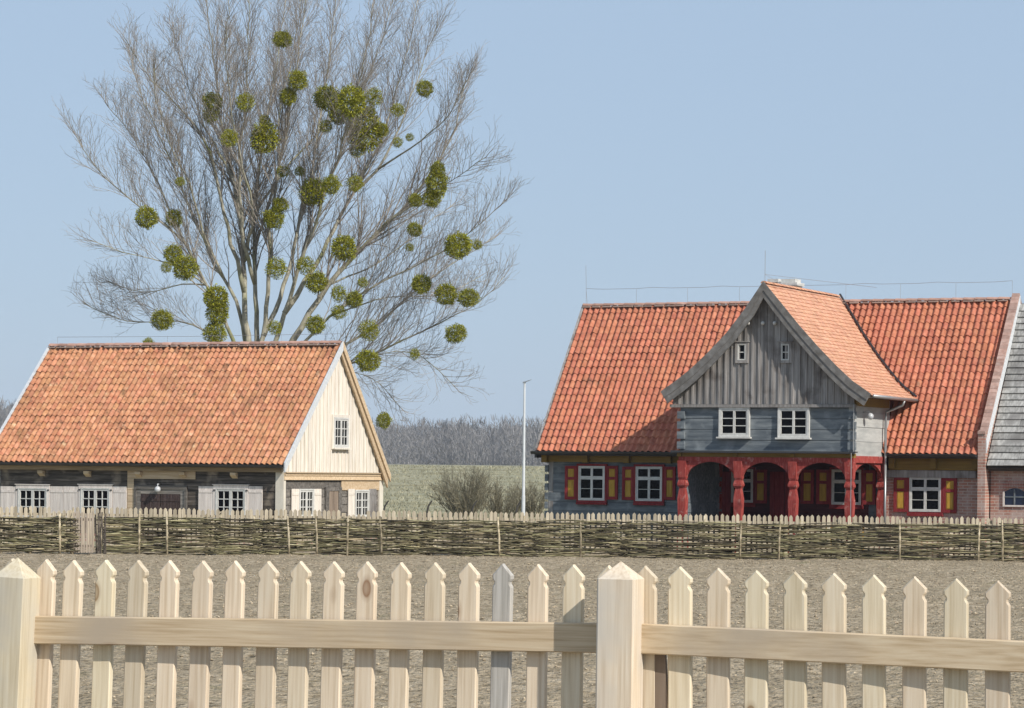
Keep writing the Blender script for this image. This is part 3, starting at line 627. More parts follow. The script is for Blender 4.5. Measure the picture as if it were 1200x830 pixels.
# upper storey of the porch
UF = Wall(P_, 'f', DF); US = Wall(P_, 'g', D1)
zf = (UF.px(797, 527.5)[1]+UF.px(1000, 530)[1])/2; (lambda *k: None)('upper floor', zf, 'gable base', gz0)
mb = MB(); planks(UF, mb, D0, D1, zf, gz0-.09, .30, -.16); mb.build('log_wall', M['blue'], pr)
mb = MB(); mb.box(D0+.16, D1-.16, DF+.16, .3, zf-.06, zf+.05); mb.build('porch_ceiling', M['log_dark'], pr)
sm = MB(); planks(US, sm, DF+.004, .25, zf-.12, GR[-1][1]-.06, .42, -.16, gap=.008); sm.build('log_wall', M['blue_sunlit'], pr)
sm = MB(); planks(Wall(P_, 'g', D0+.16), sm, DF+.164, .25, .05, GL[-1][1]-.06, .30, -.16); sm.build('log_wall', M['blue'], pr)
for u_, ln in ((D1, 1), (D0, -1)):
    mb = MB()
    for k in range(7):
        z_ = zf+.02+k*.30
        if z_ < gz0-.3: mb.box(u_-.16 if ln > 0 else u_-.07, u_+.07 if ln > 0 else u_+.16, DF-.09, DF+.03, z_+.03, z_+.25, r=.5+.1*random.random())
    mb.build('corner_notches', M['blue'], pr)
mb = MB(); UF.box(mb, D0-.22, D1+.12, -.02, .22, zf-.035, zf+.0); UF.box(mb, D0-.22, D1+.12, .20, .225, zf-.06, zf-.036); mb.build('ledge', M['gutter'], pr)
mb = MB(); US.box(mb, DF+.03, -.1, -.05, .10, GR[-1][1]-.30, GR[-1][1]-.05); mb.build('fascia', M['shaded_ochre_beam'], pr)
for a_ in ((843.5, 477.5, 879, 512), (912.5, 477.5, 949, 513)):
    window(UF, UF.rect(*a_), 2, 1, 3, d=.03, casing=.07, bar=.025, stile=.035, sill=.05)
# gutters and pipes
re = GR[-1]; g_ = MB(); 
gp = [(re[0]+.06, GD+.05, re[1]-.03), (re[0]+.06, w_of(re[1])-.05, re[1]-.05)]
mb = MB(); mb.tube(gp, .05, 8); mb.build('gutter', M['steel'], pr, smooth=True)
px0 = D1+.10
mb = MB(); yb = -.45
mb.tube([(re[0]+.05, yb, re[1]-.08), (re[0]-.0, yb, re[1]-.22), (px0+.02, yb+.0, re[1]-.42), (px0, yb, re[1]-.6), (px0, yb, 2.75), (px0, yb, 2.7)], .042, 8)
mb.tube([(px0, yb, 2.72), (px0, yb, .15)], .042, 8)
mb.build('downpipe', M['steel'], pr, smooth=True)
mb = MB(); u_ = P_.f(997, 560, DF-.28)[0]
mb.tube([(u_, DF-.26, zf-.04), (u_, DF-.26, .2)], .012, 5); mb.tube([(D1+.03, DF-.12, gz0), (D1+.03, DF-.12, zf)], .014, 5); mb.build('lightning_conductor', M['steel'], pr)
mb = MB(); c_ = US.px(1011.5, 488); sphere(mb, (D1+.22, c_[0], c_[1]), .10); mb.tube([(D1+.2, c_[0], c_[1]+.1), (D1+.15, c_[0], c_[1]+.16), (D1, c_[0], c_[1]+.12)], .015, 5); mb.build('wall_lamp', M['globe'], pr, smooth=True)
# porch beams
zb0 = UF.px(900, 536)[1]; zb1 = zf-.062; zbm = (zb0+zb1)/2+.02
mb = MB(); UF.box(mb, D0-.02, D1+.02, -.16, .03, zb0+.0, zb1); mb.build('porch_fascia', M['shaded_ochre_beam'], pr)
for x in (797, 862, 929, 997):
    u_ = UF.px(x, 535)[0]; mb = MB(); UF.box(mb, u_-.07, u_+.07, .032, .09, zb0+.01, zb1-.01); mb.build('bracket', M['shaded_ochre_beam'], pr)
zr0 = UF.px(900, 541.5)[1]
mb = MB(); UF.box(mb, D0-.02, D1+.02, -.14, .06, zr0, zb0-.002); mb.build('porch_beam', M['red'], pr)
mb = MB(); US.box(mb, DF+.14, -.0, -.20, .02, zr0, zf-.12); mb.build('porch_beam', M['red'], pr)
posts = [UF.px(x, 570)[0] for x in (800, 865.5, 929.5)]+[D1-.11]
ysp = UF.px(900, 563.5)[1]; ycol = UF.px(900, 570)[1]
def post(u, w_, nm='porch_post'):
    mb = MB(); h = .115
    def blk(z0, z1, a, b): mb.hexa([(u-a,w_-a,z0),(u+a,w_-a,z0),(u+a,w_+a,z0),(u-a,w_+a,z0),(u-b,w_-b,z1),(u+b,w_-b,z1),(u+b,w_+b,z1),(u-b,w_+b,z1)], r=.5)
    blk(ysp+.08, zr0+.02, h, h+.02); blk(ysp, ysp+.08, h*.75, h); blk(ycol+.06, ysp, h*1.12, h*.9); blk(ycol, ycol+.06, h*1.15, h*1.15); blk(ycol-.07, ycol, h*.78, h*1.1)
    blk(ycol-.40, ycol-.07, h*1.1, h*.72); blk(.75, ycol-.40, h*.85, h*1.1); blk(.35, .75, h*1.1, h*.85); blk(.05, .35, h*1.25, h*1.25)
    return mb.build(nm, M['red'], pr)
for u in posts: post(u, DF+.02)
post(D1-.11, -.13)
post(D0+.05, -.13)
def arch(T, a0, a1, d0, d1):
    """two knee braces that form an arch between posts"""
    for sg in (0, 1):
        mb = MB(); n = 8; cx = (a0+a1)/2; rx = (a1-a0)/2; rz = zr0-ysp-.0; prev = None
        for i in range(n+1):
            t = math.pi/2*i/n; x = cx-rx*math.cos(t) if sg == 0 else cx+rx*math.cos(t); z = ysp+.02+(rz-.03)*math.sin(t)
            xo = cx-(rx+.0)*math.cos(t)-.0; zo = min(zr0, z+.05+.13*(1-i/n)); x2 = x-.20*(1 if sg == 0 else -1)*math.cos(t)**.5
            x2 = max(a0, min(a1, x2))
            cur = (x, z, x2, min(zr0-.001, z+.17))
            if prev: mb.prism([(prev[0], prev[1]), (cur[0], cur[1]), (cur[2], cur[3]), (prev[2], prev[3])], T.P, d0, d1, r=.5)
            prev = cur
        mb.build('arch_brace', M['red'], pr)
for a, b in zip(posts[:-1], posts[1:]): arch(UF, a+.115, b-.115, -.07, .04)
arch(US, DF+.14, -.25, -.16, -.05)
mb = MB(); mb.box(D0+.0, D1, DF-.1, -.0, -.05, .12); mb.build('porch_floor', M['door_dark'], pr)  # dark wood picked to deepen the shade inside the porch
# main front wall
MF = Wall(P_, 'f', 0); BR = D1+.0
mb = MB(); planks(MF, mb, UL+.25, D0+.1, .3, EZ-.12, .29, -.18); mb.build('log_wall', M['blue'], pr); mb = MB(); planks(MF, mb, D1-.55, BR, .3, EZ-.12, .29, -.18); mb.build('log_wall', M['blue'], pr)
mb = MB(); planks(MF, mb, D0+.105, D1-.555, .1, EZ-.12, .29, -.18); mb.build('porch_back_wall', M['maroon_shade'], pr)
mb = MB(); mb.box(UL+.2, UR-.1, .0+.02, .3, -.05, .3); mb.build('plinth', M['brick'], pr)
mb = MB()
for k in range(9): mb.box(UL+.16, UL+.26, -.07, .13, .35+k*.29, .57+k*.29, r=.5)
mb.build('corner_notches', M['blue'], pr)
mb = MB(); MF.box(mb, BR+.002, UR-.02, -.25, .0, -.05, EZ-.52); mb.build('brick_wall', M['brick'], pr)
mb = MB(); mb.box(UL+.3, UR-.15, .3, .4, .0, EZ-.15); mb.box(UL+.3, UR-.15, BW-.8, BW-.6, 0, EZ-.15); mb.build('inner_wall', M['log_dark'], pr)
mb = MB(); mb.prism([(.0, 0), (BW-.6, 0), (BW-.6, EZ-.15), (RW, RZ-.25), (.0, EZ-.15)], lambda a, d, z: (d, a, z), UL+.26, UL+.42); mb.build('end_wall', M['old_board'], pr)
mb = MB(); MF.box(mb, BR+.05, UR-.15, -.2, .10, EZ-.72, EZ-.50); mb.build('grey_beam', M['old_board'], pr)
for a, b in ((UL+.1, D0-.05), (BR+.12, UR-.05)):
    mb = MB(); MF.box(mb, a, b, -.05, .12, EZ-.34 if a < 5 else EZ-.49, EZ-.12); mb.build('eave_beam', M['shaded_ochre_beam'], pr)
    for i in range(int((b-a)/1.25)+1):
        u_ = b-.09-i*(b-a-.2)/max(1, int((b-a)/1.25)); mb = MB(); MF.box(mb, u_-.09, u_+.09, .124, .27, (EZ-.36 if a < 5 else EZ-.44), EZ-.14); mb.build('joist_end', M['shaded_ochre_beam'], pr)
gutter(pr, UL-.1, D0-.02, EW-.10, EZ-.01, .10); gutter(pr, D1+.2, UR-.02, EW-.10, EZ-.01, .10)
mb = MB(); MF.box(mb, UL+.02, D0-.02, .13, .40, EZ-.14, EZ-.09); MF.box(mb, D1+.2, UR-.05, .13, .40, EZ-.14, EZ-.09); MF.box(mb, UL-.02, UL+.05, -.1, .48, EZ-.22, EZ-.0); mb.build('soffit', M['gutter'], pr)
def pshutter(T, x0, y0, x1, y1, d=.02):
    a0, a1, z0, z1 = T.rect(x0, y0, x1, y1); mb = MB(); s = .095; zt = z1-(z1-z0)*.37
    T.box(mb, a0, a0+s, d, d+.045, z0, z1); T.box(mb, a1-s, a1, d, d+.045, z0, z1)
    for q0, q1 in ((z0, z0+s), (zt-.045, zt+.045), (z1-s, z1)): T.box(mb, a0+s, a1-s, d, d+.044, q0, q1)
    sh = mb.build('shutter', M['red_dark'], pr)
    for q0, q1 in ((z0+s, zt-.045), (zt+.045, z1-s)):
        mb = MB(); T.box(mb, a0+s, a1-s, d, d+.022, q0, q1); T.box(mb, a0+s+.03, a1-s-.03, d+.022, d+.036, q0+.03, q1-.03); mb.build('panel', M['ochre'], sh)
for a_ in ((679, 546.3, 709.3, 586.5), (746, 547, 776.5, 587.3), (1066.5, 559.3, 1103, 599.8), (975.5, 550.5, 1009.5, 591.5), (858, 550, 883, 589)):
    window(MF, MF.rect(*a_), 2, 1, 2, split=.33, d=.02, casing=.035, cm='red_dark', bar=.018, stile=.038, surround=.07)
for a_ in ((663, 546, 676.5, 585.5), (711, 546, 724.5, 585.5), (730, 547, 743.5, 586), (778.5, 547, 792, 586), (1048, 559, 1063.5, 600), (1105.5, 560, 1121.5, 601),
           (884.5, 550.5, 899, 590), (939, 550.5, 954, 590.5), (957.5, 550.5, 972.5, 591), (1012, 551, 1026.5, 591.5)): pshutter(MF, *a_)
for x0, x1 in ((839, 856), (903, 919), (920.5, 936)):
    a0, a1, z0, z1 = MF.rect(x0, 553, x1, 640); mb = MB(); boards(MF, mb, a0, a1, .02, .3, z1, .16, .03); mb.build('door', M['red_dark'], pr)
mb = MB(); a0 = MF.px(908, 600)[0]; mb.box(posts[2]+.2, D1-.5, -.75, -.40, .75, .80); mb.box(posts[2]+.25, posts[2]+.31, -.72, -.43, .12, .75); mb.box(D1-.61, D1-.55, -.72, -.43, .12, .75)
bench = mb.build('porch_bench', M['ochre'], None); bench.parent = pr
# chimney, wires
cx, cz = P_.f(931, 342, RW+1.2); cx -= .12; ct = P_.f(931, 327.5, RW+1.2)[1]
mb = MB(); mb.box(cx-.27, cx+.27, RW+.9, RW+1.5, RZ-1.4, ct-.22); mb.box(cx-.33, cx+.33, RW+.84, RW+1.56, ct-.22, ct-.12); mb.box(cx-.24, cx+.24, RW+.93, RW+1.47, ct-.12, ct-.0)
mb.box(cx-.70, cx-.33-.003, RW+.92, RW+1.48, ct-.10, ct+.01); mb.box(cx-.62, cx-.27-.003, RW+.98, RW+1.42, RZ-1.4, ct-.103)
mb.build('chimney', M['white'], pr)
mb = MB(); zt = RZ+.55; pts = [(UL+.1+(UR-UL-.1)*i/24, RW, zt+(.05 if i % 4 == 0 else .02)) for i in range(25)]; mb.tube(pts, .006, 4)
for i in range(0, 25, 3): mb.tube([(pts[i][0], RW, RZ+.05), pts[i]], .006, 4)
mb.tube([(UL+.15, RW, RZ+.05), (UL+.1, RW, zt), (UL+.08, RW, zt+.8)], .008, 4); mb.tube([(ap[0], GD+.1, ap[1]), (ap[0], GD+.1, ap[1]+.95)], .010, 4); mb.tube([(ap[0]-.7, RW-1, RZ+.1), (ap[0], GD+.1, ap[1]+.25), (ap[0]+1.6, RW-1, RZ+.4)], .006, 4)
mb.build('lightning_wire', M['steel'], pr)

# ------------------------------------------------------------------ grey roofed barn against the right end
random.seed(31)
o = at(1146.5, 600, P_.Y0-UR*P_.s+.0)
bx, by = P_.X0+UR*P_.c, P_.Y0-UR*P_.s
B = House(bx, by, 25, 'brick_barn', 'old brick barn with grey shingle roof and brick fire wall, at the right edge', 'barn')
br = B.root
ftop = B.f(1190, 352, RW)[1]; L_ = 9.0
BEZ = B.f(1158, 546, -.3)[1]; (lambda *k: None)('barn', ftop, BEZ)
# fire wall standing above the roofs
sl = (RZ-EZ)/(RW-EW)
fw = MB(); z_s = EZ+.65; w_s = EW-.02
poly = [(w_s-.0, -.05), (w_s, EZ+.62), (w_s+.22, EZ+.66), (RW, RZ+.16), (2*RW-w_s, EZ+.6), (2*RW-w_s, -.05)]
fw.prism(poly, lambda a, d, z: (d, a, z), .003, .23); fo = fw.build('fire_wall', M['brick'], br)
cp = MB(); 
for (a, z), (b, z2) in ((( w_s-.04, EZ+.64), (w_s+.22, EZ+.68)), ((w_s+.22, EZ+.68), (RW, RZ+.18)), ((RW, RZ+.18), (2*RW-w_s, EZ+.62))):
    n = max(1, int(math.hypot(b-a, z2-z)/.13))
    for i in range(n):
        a_, b_ = a+(b-a)*i/n, a+(b-a)*(i+.93)/n; za, zb = z+(z2-z)*i/n, z+(z2-z)*(i+.93)/n
        q = random.uniform(0,.01); cp.hexa([(-.0,a_,za-.05),(.235,a_,za-.05),(.235,b_,zb-.05),(-.0,b_,zb-.05),(-.0,a_,za+.03+q),(.235,a_,za+.03+q),(.235,b_,zb+.03+q),(-.0,b_,zb+.03+q)])
cp.build('coping', M['brick_plain'], fo)
vb = MB(); vb.hexa([(.237,EW-.0,EZ+.02),(.262,EW-.0,EZ+.02),(.262,RW,RZ-.25),(.237,RW,RZ-.25),(.237,EW-.0,EZ+.40),(.262,EW-.0,EZ+.40),(.262,RW,RZ+.13),(.237,RW,RZ+.13)]); vb.build('verge_board', M['verge'], fo)
BT = BEZ; s2 = (RZ-.15-BT)/(RW+.35)
rb = MB(); rb.prism([(-.35, BT-.05), (RW, RZ-.2), (2*RW+.3, BT-.05), (2*RW+.2, BT-.15), (RW, RZ-.35), (-.25, BT-.15)], lambda a, d, z: (d, a, z), .273, L_); ro = rb.build('roof', M['log_dark'], br)
sh = MB(); S = math.hypot(RW+.35, RZ-.15-BT); n = int(S/.24); e = S/n; nn = Vector((0, -(RZ-.15-BT), (RW+.35))).normalized()
for r in range(n):
    x = .268
    while x < L_:
        wd = random.uniform(.5, 1.1); x1 = min(x+wd, L_)
        p0 = Vector((0, -.37+(RW+.35)*(r*e-.02)/S, BT+(RZ-.15-BT)*(r*e-.02)/S)); p1 = Vector((0, -.37+(RW+.35)*(r+1.1)*e/S, BT+(RZ-.15-BT)*(r+1.1)*e/S))
        q = .055+random.uniform(-.008, .008); a = p0+nn*q; b = p1+nn*.01; c = p0+nn*(q-.03)
        sh.add([(x+.003,a.y,a.z),(x1-.003,a.y,a.z),(x1-.003,b.y,b.z),(x+.003,b.y,b.z),(x+.003,c.y,c.z),(x1-.003,c.y,c.z)], [(0,1,2,3),(0,1,5,4)], random.random()); x = x1
sh.build('shingles', M['shingle'], ro, fix=False)
sh = MB(); sh.hexa([(.275,RW,RZ-.15),(L_,RW,RZ-.15),(L_,2*RW+.35,BT),(.275,2*RW+.35,BT),(.275,RW,RZ-.1),(L_,RW,RZ-.1),(L_,2*RW+.35,BT+.05),(.275,2*RW+.35,BT+.05)]); sh.build('shingles', M['shingle'], ro)
bw = MB(); Bf = Wall(B, 'f', 0)
Bf.box(bw, .273, L_-.2, -.3, -.01, -.05, BT-.06); bw.box(.4, L_-.25, 2*RW-.3, 2*RW, -.05, BT-.06); bw.prism([(-.0+.3, -.05), (2*RW-.3, -.05), (2*RW-.3, BT-.1), (RW, RZ-.4), (.3, BT-.1)], lambda a, d, z: (d, a, z), L_-.5, L_-.25); bw.build('brick_wall', M['brick'], br)
cn = MB(); Bf.box(cn, .37, L_-.2, -.0, .06, BT-.20, BT-.07); Bf.box(cn, .37, L_-.2, .0, .10, BT-.13, BT-.07); cn.build('cornice', M['brick'], br)
a0, a1, z0, z1 = Bf.rect(1177.5, 573, 1201, 592)
wn = MB(); n = 8
ar = [(a0+(a1-a0)*i/n, z1-.09+.11*math.sin(math.pi*i/n)) for i in range(n+1)]
wn.prism([(a0, z0)]+[(a0, z1-.09)]+ar[1:-1]+[(a1, z1-.09), (a1, z0)], Bf.P, -.01, .004); wo = wn.build('window', M['glass_blue'], br)
s_ = MB(); Bf.box(s_, a0-.05, a0-.002, -.01, .04, z0, z1-.08); Bf.box(s_, a1+.002, a1+.05, -.01, .04, z0, z1-.08); Bf.box(s_, a0-.05, a1+.05, -.01, .04, z0-.05, z0-.002); Bf.box(s_, (a0+a1)/2-.02, (a0+a1)/2-.019, .006, .03, z0, z1); s_.build('frame', M['limed'], wo); s_ = MB(); Bf.box(s_, (a0+a1)/2-.015, (a0+a1)/2+.015, .006, .03, z0, z1-.02); Bf.box(s_, a0, a1, .006, .028, (z0+z1)/2-.015, (z0+z1)/2+.015); s_.build('bars', M['blue'], wo)
s_ = MB()
for i in range(11):
    t = i/10; x = a0-.08+(a1-a0+.16)*t; zz = z1-.06+.12*math.sin(math.pi*t); Bf.box(s_, x-.035, x+.035, -.01, .022, zz, zz+.20)
s_.build('brick_arch', M['brick_side'], wo)

# ------------------------------------------------------------------ near picket fence
random.seed(41)
def fy(px): return 13.2-(px-24)/707*.9 if px < 731 else 12.3-(px-731)/469*.62
fa = math.atan2(.9, 2.75)
Fx, Fy_ = math.cos(fa), -math.sin(fa)               # along the fence; its outward normal points to the camera
def rail_y(px): return 738.5+(px-45)/660*9.5 if px < 731 else 749+(px-757)/443*21
fence = empty('picket_fence', (at(731, 600, 12.3).x, 12.3, .6), -fa, 'new unpainted picket fence with pointed pickets and square posts in the foreground', 'picket fence')
FM = fence.matrix_basis if False else Matrix.Translation(fence.location) @ Matrix.Rotation(-fa, 4, 'Z')
FI = FM.inverted()
def floc(px, py, off=0):
    """point of the fence plane (offset behind it) seen at this pixel, in fence coordinates"""
    Y = fy(px); p = at(px, py, Y); q = FI @ p; return q.x, q.z, q.y
def picket_mesh(h, w, th, r):
    mb = MB(); hw = w/2
    out = [(-hw, 0), (hw, 0), (hw, h-.104), (hw*.95, h-.096), (hw*.86, h-.091), (hw*.81, h-.085), (hw*.82, h-.079), (hw*.93, h-.073), (hw*1.02, h-.066), (hw*1.03, h-.050)]
    half = out[2:]; poly = [(-hw, 0), (hw, 0)]+half+[(0.0, h)]+[(-x, z) for x, z in half[::-1]]
    ch = .006
    n = len(poly); cxm = 0
    inn = []
    for i, (x, z) in enumerate(poly):
        p, q = poly[i-1], poly[(i+1) % n]; e1 = Vector((x-p[0], z-p[1])).normalized(); e2 = Vector((q[0]-x, q[1]-z)).normalized()
        nr = Vector((-(e1.y+e2.y), e1.x+e2.x)); nr = nr.normalized() if nr.length > 1e-6 else Vector((-e1.y, e1.x)); inn.append((x+nr.x*ch, z+nr.y*ch))
    vs = [(x, 0, z) for x, z in inn]+[(x, ch, z) for x, z in poly]+[(x, th-ch, z) for x, z in poly]+[(x, th, z) for x, z in inn]
    fs = [tuple(range(n)), tuple(range(4*n-1, 3*n-1, -1))]
    for k in range(3): fs += [(k*n+i, (k+1)*n+i, (k+1)*n+(i+1) % n, k*n+(i+1) % n) for i in range(n)]
    mb.add(vs, fs, r); return mb
tops = [(8,655),(48,656),(80,657),(118,656.5),(156,657),(193,657),(232,657.5),(270,657.5),(309,658),(347,658),(386,658.5),(425,658.5),(465,659.5),(505,659.5),(545,660),(585,661),(626,661.5),(668,662),(709,663),(752,663.5),(793,664.5),(838,666),(883,669),(928,670.5),(974,672),(1021,674),(1069,676),(1118,678.5),(1167,681),(1217,683.5)]
PW = {True: .0905, False: .100}
for i, (px, py) in enumerate(tops):
    lf = px < 731; off = .042
    x, z, y = floc(px, py)
    wd = (.090 if lf else .099)*random.uniform(.97, 1.03)
    h = z+.02
    mb = picket_mesh(h, wd, .036, random.random())
    o = mb.build('picket', M['pine_grey'] if i == 15 else M['pine'], fence)
    if i == 15: o['label'] = 'greyer weathered picket left of the middle post'
    lean = .035*max(0, 1-(px-24)/760)-.008*(px > 731)+random.uniform(-.004, .004)
    # lean about the top so that the heads stay where they are
    o.matrix_local = Matrix.Translation((x, y+off, z)) @ Matrix.Rotation(lean, 4, 'Y') @ Matrix.Rotation(random.uniform(-.02,.02), 4, 'Z') @ Matrix.Translation((0, 0, -h))
def fbox(mb, pa, pb, hh, d0, d1, r=.5):
    """rail between two pixels (its centre line)"""
    (xa, za, ya), (xb, zb, yb) = pa, pb
    c = .005; vs = []
    for (x, z, y) in (pa, pb):
        for d, v in ((d0, -hh+c), (d0+c, -hh), (d1-c, -hh), (d1, -hh+c), (d1, hh-c), (d1-c, hh), (d0+c, hh), (d0, hh-c)): vs.append((x, y+d, z+v))
    mb.add(vs, [tuple(range(7,-1,-1)), tuple(range(8,16))]+[(i, (i+1) % 8, (i+1) % 8+8, i+8) for i in range(8)], r)
def rail(pxa, pxb, dz=0, r=.5, seg=1):
    mb = MB(); A = floc(pxa, rail_y(pxa)); B_ = floc(pxb, rail_y(pxb))
    fbox(mb, (A[0], A[1]-dz, A[2]), (B_[0], B_[1]-dz, B_[2]), .0635, 0, .041, r); return mb.build('rail', M['pine_rail'], fence)
rail(-60, 705, 0, .2); rail(748, 1300, 0, .7); rail(-60, 705, .82, .4); rail(748, 1300, .82, .9)
def fpost(pxl, pxr, pytop, pysh, lean, r, side_px):
    x, z, y = floc((pxl+pxr)/2, pytop); zs = floc((pxl+pxr)/2, pysh)[1]
    S = .165; d0 = -.125; cx = x; mb = MB(); c = .008; zb = -.05
    ring = [(-S/2+c, 0), (S/2-c, 0), (S/2, c), (S/2, S-c), (S/2-c, S), (-S/2+c, S), (-S/2, S-c), (-S/2, c)]
    vs = [(a, d, zb-z) for a, d in ring]+[(a, d, zs-z) for a, d in ring]+[(0, S/2, 0)]
    fs = [tuple(range(7,-1,-1))]+[(i, (i+1) % 8, (i+1) % 8+8, i+8) for i in range(8)]+[(8+i, 8+(i+1) % 8, 16) for i in range(8)]
    mb.add(vs, fs, r); o = mb.build('post', M['pine'], fence)
    o.matrix_local = Matrix.Translation((cx, y+d0, z)) @ Matrix.Rotation(lean, 4, 'Y'); return o
fpost(705, 757, 657.5, 678, .003, .3, 15); fpost(-2, 54, 653, 676, .040, .8, 20)
# diagonal brace behind the middle post
xa, za, ya = floc(766, 768); mb = MB(); mb.hexa([(xa+.055-.035,ya+.045,za-.75),(xa+.055+.035,ya+.045,za-.75),(xa+.055+.035,ya+.075,za-.75),(xa+.055-.035,ya+.075,za-.75),(xa-.035,ya+.045,za+.02),(xa+.035,ya+.045,za+.02),(xa+.035,ya+.075,za+.02),(xa-.035,ya+.075,za+.02)])
mb.build('brace', M['door_brown'], fence)

# ------------------------------------------------------------------ wattle fence, gate and the lath fence behind it
random.seed(51)
def wy(px): return 78.8+px/1200*2.4
stk_l = [2, 35, 68, 86]; stk_r = [120, 162, 195, 237, 257, 295, 310, 334, 368, 400, 440, 470, 498, 540, 577, 604, 629, 671, 708, 731, 770, 817, 861, 906, 929, 977, 998, 1049, 1099, 1144, 1173, 1201]
def wattle(name, xs, label):
    P0 = at(xs[0]-4, 655, wy(xs[0])); P1 = at(xs[-1]+4, 655, wy(xs[-1]))
    root = empty(name, (P0.x, P0.y, 0), math.atan2(P1.y-P0.y, P1.x-P0.x), label, 'wattle fence', 'woven wattle fence on both sides of the lath gate')
    Ln = math.hypot(P1.x-P0.x, P1.y-P0.y); pos = [(x-xs[0]+4)/(xs[-1]-xs[0]+8)*Ln for x in xs]
    base = 2.4-(655-552)/3400*83
    for p in pos:
        mb = MB(); h = 1.10+random.uniform(-.06, .12); l1, l2 = random.uniform(-.03,.03), random.uniform(-.05,.05)
        fr_ = -.05 if random.random() < .6 else .0; p += random.uniform(-.05,.05); mb.tube([(p, fr_, -.1), (p+l1*.5, fr_, h*.5), (p+l1*2, fr_, h)], [.036, .038, .028], 7); mb.build('stake', M['stake'], root, smooth=True)
    edges = [0]+[(a+b)/2 for a, b in zip(pos[:-1], pos[1:])]+[Ln]
    # rods: long wavy branches woven in front of and behind the stakes, one mesh per bay
    bays = [MB() for _ in range(len(pos)-1)]
    tone = [random.uniform(.0, .6) for _ in bays]
    for b in range(len(pos)-1):
        a0, a1 = pos[b], pos[b+1]; mbb = bays[b]; k = 0; z = .03
        while z < 1.0:
            z += random.uniform(.012, .026); 
            side = 1 if ((k//2)+b) % 2 else -1; k += 1
            r = random.uniform(.012, .024); ov = random.uniform(.03, .22); ov2 = random.uniform(.03, .22)
            t1 = random.uniform(-.045, .045); t2 = random.uniform(-.05, .05); sag = random.uniform(-.05, .03)
            pts = []
            for i in range(7):
                t = i/6; x = a0-ov+(a1-a0+ov+ov2)*t
                d = side*(.065)*math.cos((x-a0)/(a1-a0)*math.pi)+random.uniform(-.008,.008)
                pts.append((x, d, max(.03, z+t1*(1-t)+t2*t+sag*math.sin(math.pi*t)+random.uniform(-.008,.008))))
            mbb.tube(pts, [r*(.6+.4*math.sin(math.pi*i/6)) for i in range(7)], 4, r=min(1, max(0, random.gauss(tone[b]*.5+.12, .34))))
        for _ in range(5):
            x = random.uniform(a0, a1); z = random.uniform(.05, 1.1); q = random.uniform(-.12,.12); mbb.tube([(x, -.03, z), (x+random.uniform(-.35,.35), -.09, z+q)], [.007, .003], 3, r=random.random())
    for mbb in bays: mbb.build('woven_branches', M['wattle'], root, fix=False)
    return root
wattle('wattle_fence', stk_l, 'short stretch of woven branch fence left of the small lath gate')
wattle('wattle_fence', stk_r, 'long dark woven branch fence running right from the small lath gate')
p = at(98, 655, wy(98)); gate = empty('garden_gate', (p.x, p.y, 0), -.04, 'narrow pale lath gate in the woven fence, below the cottage windows', 'gate')
for i in range(8):
    mb = MB(); x = -.27+i*.073; h = 1.17+.03*math.sin(i); mb.prism([(x-.024, .05), (x+.024, .05), (x+.024, h-.04), (x, h), (x-.024, h-.04)], lambda a, d, z: (a, d, z), -.045, -.02); mb.build('lath', M['gate'], gate)
mb = MB(); mb.box(-.3, .28, -.018, .02, .2, .27); mb.box(-.3, .28, -.018, .02, .92, .99); mb.build('rail', M['gate'], gate)
mb = MB(); mb.tube([(-.33, -.02, -.1), (-.36, -.02, .6), (-.29, -.02, 1.28)], [.035, .03, .025], 7); mb.build('post', M['stake'], gate, smooth=True)
mb = MB()
for i in range(7):
    x = .34+i*.045; mb.tube([(x, random.uniform(-.04,.04), 0), (x+random.uniform(-.03,.03), 0, .6), (x+random.uniform(-.04,.04), 0, 1.15+random.uniform(-.1,.12))], .018, 5)
mb.build('brushwood', M['log_dark'], gate)

def lath_fence(x0, x1, label, dips=None, step=6.05):
    Pa, Pb = at(x0, 601, 85.2-x0/1200*1.7), at(x1, 601, 85.2-x1/1200*1.7)
    root = empty('lath_fence', (Pa.x, Pa.y, 0), math.atan2(Pb.y-Pa.y, Pb.x-Pa.x), label, 'lath fence', 'low lath fence behind the wattle')
    Ln = math.hypot(Pb.x-Pa.x, Pb.y-Pa.y); n = round((x1-x0)/step); st = Ln/n
    proto = MB(); proto.prism([(-.049, 0), (.049, 0), (.049, 1.16), (0, 1.215), (-.049, 1.16)], lambda a, d, z: (a, d, z), -.012, .012); po = proto.build('picket', M['lath'], root)
    for i in range(n):
        o = po if i == 0 else po.copy()
        if i: sc.collection.objects.link(o)
        o.parent = root; pxc = x0+(x1-x0)*(i+.5)/n; dz = 0
        if dips:
            for d0, d1, dd in dips:
                if d0 < pxc < d1: dz = dd
        o.location = ((i+.5)*st, -.03, dz+random.uniform(-.02, .02)); o.rotation_euler = (0, random.uniform(-.02,.02), 0)
    for z in (.3, .95): mb = MB(); mb.box(0, Ln, -.015, .03, z, z+.07); mb.build('rail', M['lath'], root)
    for i in range(int(Ln/2.2)+1): mb = MB(); x = min(Ln-.06, i*2.2+.06); mb.box(x-.05, x+.05, .032, .13, -.1, 1.12); mb.build('post', M['lath'], root)
lath_fence(-6, 400, 'low pale lath fence in front of the timber cottage', [(64, 92, -.10), (228, 300, -.02)], 5.6)
lath_fence(400, 800, 'low pale lath fence in front of the open field and the blue wing', [(400, 432, -.12)], 6.0)
lath_fence(800, 1206, 'low pale lath fence in front of the red arcade and brick wall', None, 6.2)

